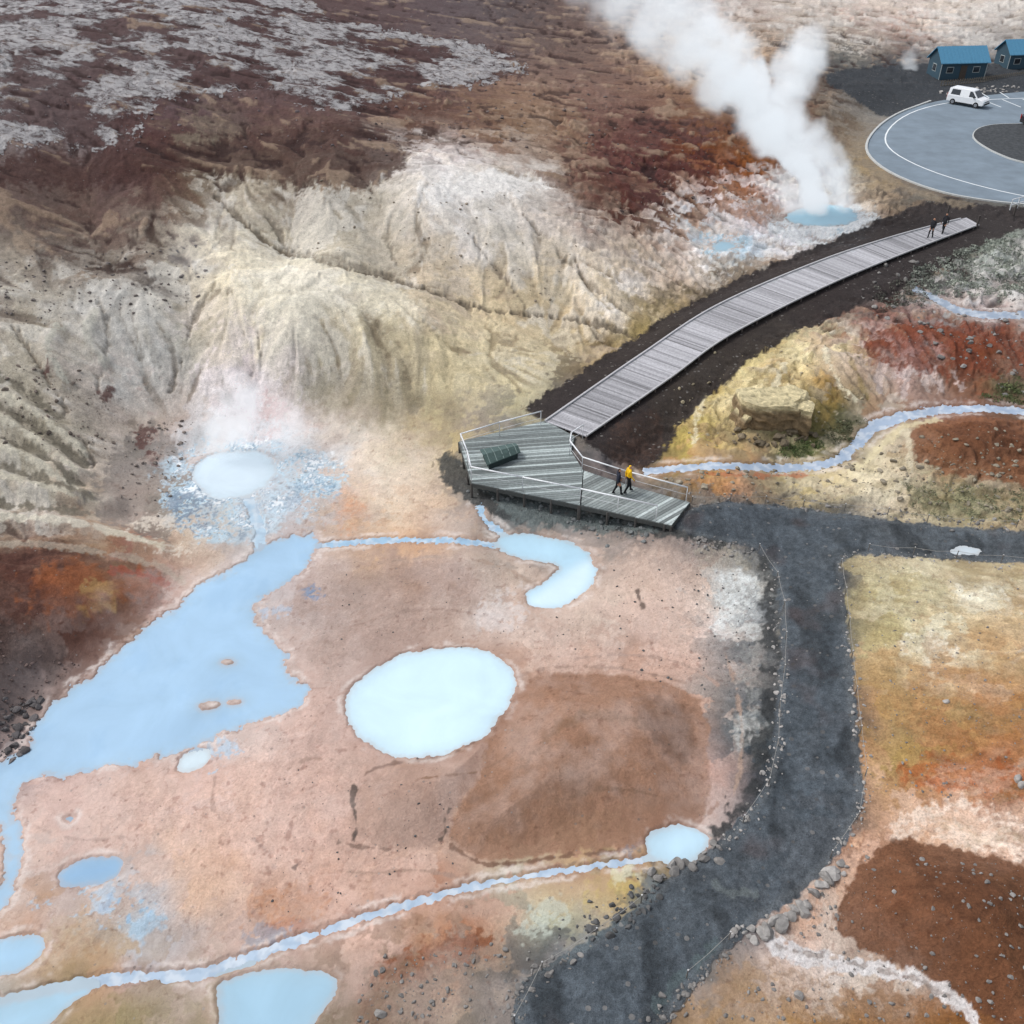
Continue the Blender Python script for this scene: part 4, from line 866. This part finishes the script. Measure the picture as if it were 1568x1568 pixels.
mb=MB()
for s_ in ("1496,346","1450,330","1552,330"):
    p=P(s_)[0];x,y=unproj(p[0],p[1],3.0);mb.tube((x,y,2.7),(x,y,3.95),.09,10,(.07,.06,.055))
mb.obj('wooden_bollard',WOOD,None)
mb=MB();a=wpn("1546,322 1568,316 1600,308",3.0,0)
for p,q in zip(a[:-1],a[1:]):
    for z in(3.5,4.0): mb.tube((p[0],p[1],z),(q[0],q[1],z),.05,6)
    for k in(0,.5,1): r=p+(q-p)*k;mb.tube((r[0],r[1],2.8),(r[0],r[1],4.0),.05,6)
mb.obj('metal_barrier',WHT,None)
# ------------------------------------------------------------------ people
SKIN=smat('skin','b98a70',rough=.6,var=.05);HAIR=smat('hair','2a1f18',rough=.8);SHOE=smat('shoes','161618',rough=.7)
def person(name,px,py,z,yaw,jacket,pants,hat,stride=1,hgt=1.76,ph=1):
    x,y=unproj(px,py,z);x=float(x);y=float(y);s=hgt/1.76
    E=[];V=[];Rr=[];Lb=[]
    def v(p,r,l,parent=None):
        V.append(p);Rr.append(r);Lb.append(l)
        if parent is not None:E.append((parent,len(V)-1))
        return len(V)-1
    pe=v((0,0,.96),.135,'p');w_=v((0,.01,1.12),.14,'j',pe);ch=v((0,.0,1.33),.165,'j',w_);nk=v((0,.01,1.49),.07,'j',ch);h0=v((0,.03,1.57),.075,'s',nk);h1=v((0,.02,1.65),.1,'s',h0);h2=v((0,.0,1.72),.075,'h',h1)
    v((0,.125,1.635),.014,'s',h1)
    for sd in(-1,1):
        sw=sd*ph*stride
        sh=v((sd*.18,0,1.42),.075,'j',ch);el=v((sd*.235,-.06*sw-.03,1.15),.06,'j',sh);wr=v((sd*.225,-.17*sw+.06,.92),.042,'j',el);ha=v((sd*.222,-.19*sw+.08,.86),.032,'s',wr)
        for k,(oy_,ln) in enumerate(((-.025,.07),(-.009,.085),(.009,.08),(.024,.062))):
            a=v((sd*.222,-.19*sw+.08+oy_,.815),.0095,'s',ha);v((sd*.215,-.19*sw+.088+oy_,.815-ln),.008,'s',a)
        a=v((sd*.2,-.19*sw+.125,.85),.010,'s',ha);v((sd*.195,-.19*sw+.15,.815),.009,'s',a)
        hi=v((sd*.09,0,.88),.1,'p',pe);kn=v((sd*.1,.12*sw+.06,.50),.072,'p',hi);fy=.27*sw
        an=v((sd*.1,fy-.02,.10),.052,'p',kn);to=v((sd*.115,fy+.13,.045),.04,'b',an);v((sd*.1,fy-.06,.05),.036,'b',an)
    me=bpy.data.meshes.new(name);me.from_pydata([tuple(np.array(p)*s) for p in V],E,[])
    o=link(bpy.data.objects.new(name,me));o.location=(x,y,z);o.rotation_euler=(0,0,yaw)
    sk=o.modifiers.new('s','SKIN');sk.use_smooth_shade=True
    for i,d in enumerate(me.skin_vertices[0].data): d.radius=(Rr[i]*s,Rr[i]*s*(.78 if Lb[i] in'jp' and i<3 else 1));d.use_root=(i==0)
    ss=o.modifiers.new('u','SUBSURF');ss.levels=2;ss.render_levels=2
    dg=bpy.context.evaluated_depsgraph_get();m2=bpy.data.meshes.new_from_object(o.evaluated_get(dg));o.modifiers.clear();o.data=m2
    m2.materials.clear();[m2.materials.append(q) for q in(jacket,pants,SKIN,hat,SHOE)]
    mi={'j':0,'p':1,'s':2,'h':3,'b':4};VA=np.array(V)*s
    for f in m2.polygons:
        c=np.array(f.center);i=int(np.argmin(((VA-c)**2).sum(1)));l=Lb[i]
        if l=='s' and c[2]>1.55*s and (c[1]<.0 or c[2]>1.70*s): l='h'
        f.material_index=mi[l];f.use_smooth=True
    return o
JB=smat('dark_jacket','1c2233',rough=.8);JY=smat('yellow_jacket','e8b800',rough=.6,var=.1);PB_=smat('dark_trousers','15171c',rough=.85);JG=smat('grey_jacket','26262c',rough=.8)
person('walking_person',945,757,DZ,math.radians(-80),JB,PB_,HAIR,.8,1.76,1)
person('walking_person',961,754,DZ,math.radians(-75),JY,PB_,JY,.8,1.86,-1)
person('walking_person',1424,364,2.93,math.radians(130),JG,PB_,HAIR,.7,1.78,1)
person('walking_person',1443,357,2.97,math.radians(130),JG,PB_,HAIR,.8,1.8,-1)
tD=time.time()-T0
# ------------------------------------------------------------------ rope fences beside the path
def ropefence(s,h=.5,sp=2.2):
    p=chaikin(P(s),2,False);x,y=ground(p[:,0],p[:,1]);q=np.column_stack([x,y]);L=np.concatenate([[0],np.cumsum(np.linalg.norm(np.diff(q,axis=0),axis=1))])
    u=np.arange(0,L[-1],sp);xx=np.interp(u,L,q[:,0]);yy_=np.interp(u,L,q[:,1]);zz=hz(xx,yy_);mb=MB();last=None
    for a,b,c in zip(xx,yy_,zz):
        a+=rng.uniform(-.05,.05);mb.tube((a,b,c-.1),(a,b,c+h),.022,6,(.14,.13,.12));mb.tube((a,b,c+h),(a,b,c+h+.03),.03,6,(.5,.5,.5))
        if last is not None:
            m_=((a+last[0])/2,(b+last[1])/2,(c+last[2])/2+h-.14);mb.tube((last[0],last[1],last[2]+h-.04),m_,.009,5,(.3,.29,.27));mb.tube(m_,(a,b,c+h-.04),.009,5,(.3,.29,.27))
        last=(a,b,c)
    mb.obj('rope_fence',WOOD,None)
for s in ("1160,845 1192,885 1201,940 1200,1010 1194,1080 1190,1150 1175,1215 1120,1280 1088,1310","1287,868 1297,930 1304,1000 1310,1080 1322,1150 1328,1220 1300,1285 1245,1345","1330,845 1430,853 1568,862 1640,868","790,1568 800,1505 880,1455 960,1400 1015,1352","1115,1440 1060,1490 1010,1545","1060,768 1180,770 1300,786 1430,801 1568,811"):
    ropefence(s)
# ------------------------------------------------------------------ rocks
ico=bmesh.new();bmesh.ops.create_icosphere(ico,subdivisions=2,radius=1);IV=np.array([v.co[:] for v in ico.verts]);IF=np.array([[v.index for v in f.verts] for f in ico.faces]);ico.free()
def rocks(name,items,tall=.72,cuts=7):
    VV=[];FF=[];CCc=[]
    for k,(x,y,r,c) in enumerate(items):
        d=rng.normal(size=(cuts,3));d/=np.linalg.norm(d,axis=1)[:,None]
        v=IV.copy()
        for q in d:
            h=rng.uniform(.38,.75);t=v@q;v=v-np.maximum(t-h,0)[:,None]*q
        v=v*(rng.uniform(.7,1.25,3)*np.array([1,1,tall]))*r;a=rng.uniform(0,6.3);R=np.array([[math.cos(a),-math.sin(a),0],[math.sin(a),math.cos(a),0],[0,0,1]])
        v=v@R.T+np.array([x,y,float(hz(x,y))+r*.15]);FF.append(IF+len(VV)*42);VV.append(v)
        CCc.append(np.tile(np.array(c),(42,1))*rng.uniform(.75,1.25))
    VV=np.concatenate(VV);FF=np.concatenate(FF);CA=np.concatenate(CCc)
    me=bpy.data.meshes.new(name);me.from_pydata(VV.tolist(),[],FF.tolist());at=me.color_attributes.new('Col','FLOAT_COLOR','POINT');at.data.foreach_set('color',np.c_[CA,np.ones(len(CA))].astype(np.float32).ravel())
    me.materials.append(vcmat(name+'_stone',.9,.3,5));return link(bpy.data.objects.new(name,me))
it=[]
def along(s,n,r0,r1,jit,c):
    p=chaikin(P(s),2,False);L=np.concatenate([[0],np.cumsum(np.linalg.norm(np.diff(p,axis=0),axis=1))]);u=rng.uniform(0,L[-1],n)
    a=np.interp(u,L,p[:,0])+rng.normal(0,jit,n);b=np.interp(u,L,p[:,1])+rng.normal(0,jit,n);x,y=ground(a,b)
    for i in range(n): it.append((x[i],y[i],r0+(r1-r0)*rng.random()**2.5,c))
def within(s,n,r0,r1,c):
    p=P(s);mn=p.min(0);mx=p.max(0);got=0;q=[]
    while got<n:
        a=rng.uniform(mn,mx);ins=False
        for i in range(len(p)):
            (ax,ay),(bx,by)=p[i-1],p[i]
            if (ay>a[1])!=(by>a[1]) and a[0]<(bx-ax)*(a[1]-ay)/(by-ay)+ax: ins=not ins
        if ins:q.append(a);got+=1
    q=np.array(q);x,y=ground(q[:,0],q[:,1])
    for i in range(n): it.append((x[i],y[i],r0+(r1-r0)*rng.random()**4,c))
g1=(.20,.19,.18);g2=(.09,.09,.09);g3=(.30,.285,.27)
along("1125,1425 1150,1432 1185,1415 1215,1395 1250,1365 1290,1320",44,.10,.42,7,g3)
along("1010,1345 1040,1325 1075,1315 1100,1295",26,.08,.32,7,g1)
along("1165,845 1190,890 1198,1000 1190,1150 1170,1220 1110,1290",170,.03,.12,7,g3)
along("1290,860 1300,960 1310,1080 1325,1170 1320,1250 1270,1330",140,.03,.11,7,g3)
along("870,1430 950,1400 1010,1350",90,.05,.18,12,g2);along("790,1568 800,1510 870,1460",60,.05,.16,12,g1);along("1130,1440 1070,1500 1010,1560",70,.04,.15,10,g1)
along("735,745 800,765 900,795 1000,815",160,.06,.22,9,(.15,.16,.16))
along("1050,830 1100,838 1150,850",50,.06,.18,7,g1);along("1300,850 1430,858 1568,866",90,.03,.1,5,g3);along("1060,765 1180,768 1300,784 1430,800 1568,810",120,.05,.16,6,g1)
within("-20,1060 60,1060 60,1110 20,1170 -20,1170",180,.05,.3,(.11,.10,.10));within("-20,950 80,980 120,1010 60,1060 -20,1100",160,.03,.12,(.14,.10,.09))
within("1290,860 1568,870 1568,1230 1330,1220",420,.02,.08,g1);within("1300,1300 1568,1330 1568,1568 1100,1568 1200,1450",380,.02,.12,g1)
within("560,1480 780,1440 780,1568 540,1568",240,.02,.12,g1);within("930,870 1150,870 1150,1080 950,1060",200,.02,.08,g2);within("440,1160 700,1160 700,1380 400,1400",110,.02,.07,g2);within("500,860 900,860 900,1000 500,1000",120,.02,.06,g2)
within("200,650 300,640 250,800 180,780",180,.03,.17,(.2,.17,.15));within("0,400 330,370 300,470 0,500",230,.05,.2,(.15,.13,.12))
within("0,560 160,560 180,700 0,700",120,.05,.2,(.16,.13,.11));within("1000,730 1560,660 1560,790 1060,755",420,.05,.25,(.24,.21,.16));within("1300,400 1568,380 1568,620 1330,500",340,.05,.3,(.2,.19,.18))
within("1030,560 1330,520 1330,690 1030,690",160,.04,.2,(.28,.24,.16));within("900,200 1250,180 1200,300 950,330",150,.08,.25,(.12,.09,.08));within("560,130 1000,120 1000,230 560,240",200,.08,.28,(.14,.11,.1))
within("330,260 900,300 900,480 500,400",130,.05,.17,(.2,.17,.13));within("1490,200 1560,195 1560,240 1520,230",40,.15,.4,g2)
along("1440,140 1500,137 1560,133",60,.15,.3,3,g3)
within("0,0 900,0 900,230 0,230",260,.08,.25,(.16,.13,.13))
along("1125,672 1180,682 1245,668",40,.12,.4,7,(.15,.12,.08))
for (px,py,r) in ((583,1553,.2),(1222,1527,.24),(1448,1075,.13),(1365,1378,.13),(590,1465,.13),(1558,1195,.28),(1565,1205,.24)):
    x,y=ground(px,py);it.append((float(x[0]),float(y[0]),r,g3))
rocks('scattered_rocks',it)
def ledge(name,blocks):
    VV=[];FF=[];CA=[];off=0
    for (px,py,sx,sy,sz,yaw,tilt) in blocks:
        bm=bmesh.new();bmesh.ops.create_cube(bm,size=1.0);bmesh.ops.subdivide_edges(bm,edges=bm.edges[:],cuts=9,use_grid_fill=True)
        v=np.array([q.co[:] for q in bm.verts])
        for _ in range(5):
            q=rng.normal(size=3);q[2]=abs(q[2])*.5;q/=np.linalg.norm(q);h=rng.uniform(.46,.60);t=v@q;v=v-np.maximum(t-h,0)[:,None]*q
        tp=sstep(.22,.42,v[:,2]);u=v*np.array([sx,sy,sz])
        nn=fbm(u[:,0]*1.2+px,u[:,1]*1.2+u[:,2]*.8,3,17)[:,None];n_b=fbm(u[:,0]*2.6+py,u[:,2]*4,2,19)[:,None]
        ln=np.linalg.norm(v,axis=1)[:,None]+1e-6;u=u+v/ln*(nn*.22+n_b*.08)
        u[:,2]+=u[:,0]*tilt
        R=np.array([[math.cos(yaw),-math.sin(yaw),0],[math.sin(yaw),math.cos(yaw),0],[0,0,1]]);x,y=ground(px,py)
        u=u@R.T+np.array([float(x[0]),float(y[0]),float(hz(x,y)[0])+sz*.14])
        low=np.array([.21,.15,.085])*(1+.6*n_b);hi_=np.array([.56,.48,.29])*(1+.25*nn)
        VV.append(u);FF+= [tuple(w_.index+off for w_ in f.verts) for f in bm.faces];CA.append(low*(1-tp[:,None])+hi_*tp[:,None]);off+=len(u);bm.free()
    VV=np.concatenate(VV);CA=np.clip(np.concatenate(CA),.02,.8)
    me=bpy.data.meshes.new(name);me.from_pydata(VV.tolist(),[],FF);at=me.color_attributes.new('Col','FLOAT_COLOR','POINT');at.data.foreach_set('color',np.c_[CA,np.ones(len(CA))].astype(np.float32).ravel())
    me.materials.append(vcmat('ledge_stone',.9,.4,3,bump=.2));return link(bpy.data.objects.new(name,me))
ledge('rock_outcrop',[(1182,640,4.6,2.6,2.0,.08,-.03),(1216,645,2.0,2.0,1.9,-.35,-.06),(1144,646,1.6,1.6,1.2,.4,.1)])
# ------------------------------------------------------------------ low scrub
sv=[];sf=[];scn=[]
def scrub(s,n,size,c):
    p=P(s);mn=p.min(0);mx=p.max(0);q=[]
    while len(q)<n:
        a=rng.uniform(mn,mx);ins=False
        for i in range(len(p)):
            (ax,ay),(bx,by)=p[i-1],p[i]
            if (ay>a[1])!=(by>a[1]) and a[0]<(bx-ax)*(a[1]-ay)/(by-ay)+ax: ins=not ins
        if ins:q.append(a)
    q=np.array(q);x,y=ground(q[:,0],q[:,1]);z=hz(x,y)
    for i in range(n):
        sz=size*rng.uniform(.5,1.3);cl=np.array(c)*rng.uniform(.55,1.5)
        for k in range(26):
            a=rng.uniform(0,6.28);r=sz*math.sqrt(rng.random());hh=sz*.55*math.sqrt(max(0,1-(r/sz)**2))*rng.uniform(.3,1.1)
            b=np.array([x[i]+r*math.cos(a),y[i]+r*math.sin(a),z[i]+hh]);l=sz*.28
            o=len(sv)
            for _ in range(3): sv.append(tuple(b+rng.normal(0,l*.6,3)));scn.append(tuple(cl*rng.uniform(.8,1.2))+(1,))
            sf.append((o,o+1,o+2))
scrub("1420,400 1568,355 1568,460 1450,455 1380,440",300,.42,(.24,.26,.22));scrub("1190,690 1230,672 1265,680 1240,700 1200,702",70,.2,(.08,.11,.04))
scrub("1500,610 1560,580 1568,620",50,.3,(.10,.12,.05));scrub("1250,650 1330,640 1320,665 1280,690",60,.2,(.10,.11,.06));scrub("1380,740 1568,750 1568,800 1400,795",170,.18,(.16,.17,.10));scrub("1340,440 1430,420 1420,470 1330,480",70,.35,(.12,.12,.10))
me=bpy.data.meshes.new('low_scrub');me.from_pydata(sv,[],sf);at=me.color_attributes.new('Col','FLOAT_COLOR','POINT');at.data.foreach_set('color',np.array(scn,dtype=np.float32).ravel());me.materials.append(vcmat('scrub_leaves',.9,.2,9));link(bpy.data.objects.new('low_scrub',me))
# ------------------------------------------------------------------ steam (true volumes)
def steam_mat(name,dens,emi,step=3.0):
    m=bpy.data.materials.new(name);m.use_nodes=True;nt=m.node_tree;nt.nodes.clear()
    out=nt.nodes.new('ShaderNodeOutputMaterial');pv=nt.nodes.new('ShaderNodeVolumePrincipled')
    pv.inputs['Color'].default_value=(.98,.99,1,1);pv.inputs['Density'].default_value=dens;pv.inputs['Anisotropy'].default_value=.1
    pv.inputs['Density Attribute'].default_value='density'
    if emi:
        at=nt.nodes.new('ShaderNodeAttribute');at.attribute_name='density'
        pv.inputs['Emission Color'].default_value=(.88,.94,1,1);ml=math_(nt,'MULTIPLY',at.outputs['Fac'],emi);nt.links.new(ml,pv.inputs['Emission Strength'])  # added glow, stands in for light scattered repeatedly inside the steam
    nt.links.new(pv.outputs[0],out.inputs['Volume'])
    try: m.cycles.volume_step_rate=step
    except Exception: pass
    return m
def steam(name,lines,ysrc,mat,res,nscale,nstr,bias=.0):
    pts=[];rad=[];dn=[]
    for ln in lines:
        a=np.array(ln,float);n=len(a);u=np.linspace(0,n-1,n*14);q=np.column_stack([np.interp(u,np.arange(n),a[:,k]) for k in range(4)])
        dx,dy,dz=ray(q[:,0],q[:,1]);t=ysrc/dy;x=dx*t;z=CH+dz*t;mp=t/F*1.0
        ph=rng.uniform(0,6)
        for i in range(len(q)): pts.append((x[i]+.3*math.sin(i*.5+ph)*q[i,2]*mp[i]*.8,ysrc+.3*math.cos(i*.37+ph)*q[i,2]*mp[i],z[i]));rad.append(q[i,2]*mp[i]*1.25);dn.append(q[i,3])
    me=bpy.data.meshes.new(name);me.from_pydata(pts,[],[])
    for nm,d in(('rad',rad),('dn',dn)):
        at=me.attributes.new(nm,'FLOAT','POINT');at.data.foreach_set('value',np.array(d,dtype=np.float32))
    me.materials.append(mat);o=link(bpy.data.objects.new(name,me));pa=np.array(pts);rm=max(rad)*1.1
    ng=bpy.data.node_groups.new(name,'GeometryNodeTree');ng.interface.new_socket('Geometry',in_out='INPUT',socket_type='NodeSocketGeometry');ng.interface.new_socket('Geometry',in_out='OUTPUT',socket_type='NodeSocketGeometry')
    nd=ng.nodes;lk_=ng.links;gi=nd.new('NodeGroupInput');go=nd.new('NodeGroupOutput');po=nd.new('GeometryNodeInputPosition')
    sn=nd.new('GeometryNodeSampleNearest');sn.domain='POINT';lk_.new(gi.outputs[0],sn.inputs['Geometry'])
    nz0=nd.new('ShaderNodeTexNoise');nz0.inputs['Scale'].default_value=nscale*.5;nz0.inputs['Detail'].default_value=2;lk_.new(po.outputs[0],nz0.inputs['Vector'])
    def si(dt,nm):
        s=nd.new('GeometryNodeSampleIndex');s.data_type=dt;s.domain='POINT';lk_.new(gi.outputs[0],s.inputs['Geometry']);lk_.new(sn.outputs[0],s.inputs['Index'])
        if nm: a=nd.new('GeometryNodeInputNamedAttribute');a.data_type='FLOAT';a.inputs['Name'].default_value=nm;lk_.new(a.outputs[0],s.inputs['Value'])
        else: lk_.new(po.outputs[0],s.inputs['Value'])
        return s.outputs[0]
    R=si('FLOAT','rad');D=si('FLOAT','dn');Pn=si('FLOAT_VECTOR',None)
    def M(op,a,b=None,cl=False):
        n=nd.new('ShaderNodeMath');n.operation=op;n.use_clamp=cl
        for i,v in enumerate((a,b)):
            if v is None:continue
            if isinstance(v,(int,float)):n.inputs[i].default_value=v
            else:lk_.new(v,n.inputs[i])
        return n.outputs[0]
    ds=nd.new('ShaderNodeVectorMath');ds.operation='DISTANCE';lk_.new(po.outputs[0],ds.inputs[0]);lk_.new(Pn,ds.inputs[1])
    q=M('SUBTRACT',1.0,M('DIVIDE',ds.outputs['Value'],R))
    nz=nd.new('ShaderNodeTexNoise');nz.inputs['Scale'].default_value=nscale;nz.inputs['Detail'].default_value=6;nz.inputs['Roughness'].default_value=.66;nz.inputs['Distortion'].default_value=1.0;lk_.new(po.outputs[0],nz.inputs['Vector'])
    nn=M('MULTIPLY',M('SUBTRACT',nz.outputs[0],.5),nstr);n0=M('MULTIPLY',M('SUBTRACT',nz0.outputs[0],.5),nstr*.8)
    d=M('ADD',M('ADD',q,bias),M('ADD',nn,n0));d=M('MULTIPLY',M('MULTIPLY',d,2.0,True),D);d=M('MULTIPLY',d,M('MULTIPLY',q,4.0,True))
    vc=nd.new('GeometryNodeVolumeCube');lk_.new(d,vc.inputs['Density']);mn=pa.min(0)-rm;mx=pa.max(0)+rm
    vc.inputs['Min'].default_value=mn;vc.inputs['Max'].default_value=mx;sz=mx-mn;k=res/sz.max()
    for i,a in enumerate('XYZ'): vc.inputs['Resolution '+a].default_value=max(8,int(sz[i]*k))
    sm=nd.new('GeometryNodeSetMaterial');sm.inputs['Material'].default_value=mat;lk_.new(vc.outputs[0],sm.inputs[0]);lk_.new(sm.outputs[0],go.inputs[0])
    md=o.modifiers.new('g','NODES');md.node_group=ng;return o
gx_v,gy_v=ground(1258,328)
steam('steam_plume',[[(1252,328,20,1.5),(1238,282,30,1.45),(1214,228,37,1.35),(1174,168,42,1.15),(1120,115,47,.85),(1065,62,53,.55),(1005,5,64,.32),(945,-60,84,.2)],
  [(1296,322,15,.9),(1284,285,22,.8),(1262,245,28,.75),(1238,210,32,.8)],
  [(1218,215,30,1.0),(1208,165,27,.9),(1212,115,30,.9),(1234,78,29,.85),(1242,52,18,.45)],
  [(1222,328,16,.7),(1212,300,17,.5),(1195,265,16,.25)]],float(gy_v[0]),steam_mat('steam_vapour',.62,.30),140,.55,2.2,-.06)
g2x,g2y=ground(365,680)
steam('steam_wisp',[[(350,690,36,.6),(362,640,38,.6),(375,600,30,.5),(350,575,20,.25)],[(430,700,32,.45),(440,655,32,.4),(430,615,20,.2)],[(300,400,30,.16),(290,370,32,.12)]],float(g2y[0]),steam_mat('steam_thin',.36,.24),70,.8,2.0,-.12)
g3x,g3y=ground(1400,108)
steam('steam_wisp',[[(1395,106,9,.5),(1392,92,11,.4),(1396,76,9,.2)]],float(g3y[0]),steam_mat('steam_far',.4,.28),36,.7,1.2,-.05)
# ------------------------------------------------------------------ light, sky, camera
SE,SA=52,-70
w=bpy.data.worlds.new('World');SC.world=w;w.use_nodes=True;nt=w.node_tree;bg=nt.nodes['Background']
sk=nt.nodes.new('ShaderNodeTexSky');sk.sky_type='NISHITA';sk.sun_disc=False;sk.sun_elevation=math.radians(SE);sk.sun_rotation=math.radians(SA);sk.air_density=1;sk.dust_density=3
hs=nt.nodes.new('ShaderNodeHueSaturation');hs.inputs['Saturation'].default_value=.35;hs.inputs['Value'].default_value=1.27;nt.links.new(sk.outputs[0],hs.inputs['Color']);nt.links.new(hs.outputs[0],bg.inputs[0]);bg.inputs[1].default_value=.15
sl=bpy.data.lights.new('sun','SUN');sl.energy=1.5;sl.angle=math.radians(12);sl.color=(1,.985,.96);so=link(bpy.data.objects.new('sun',sl))
az=math.radians(SA);el=math.radians(SE);sd=Vector((math.sin(az)*math.cos(el),math.cos(az)*math.cos(el),math.sin(el)))
so.rotation_euler=sd.to_track_quat('Z','Y').to_euler();so.location=(0,60,60)
cam=bpy.data.cameras.new('camera');co=link(bpy.data.objects.new('camera',cam));co.location=(0,0,CH);co.rotation_euler=(math.radians(90)-TH,0,0)
cam.sensor_width=36;cam.lens=36*F/1568;cam.clip_end=8000;SC.camera=co
SC.view_settings.view_transform='Standard';SC.view_settings.look='None';SC.view_settings.exposure=0
print('TIMES',tA,tB,tC,tD,time.time()-T0)
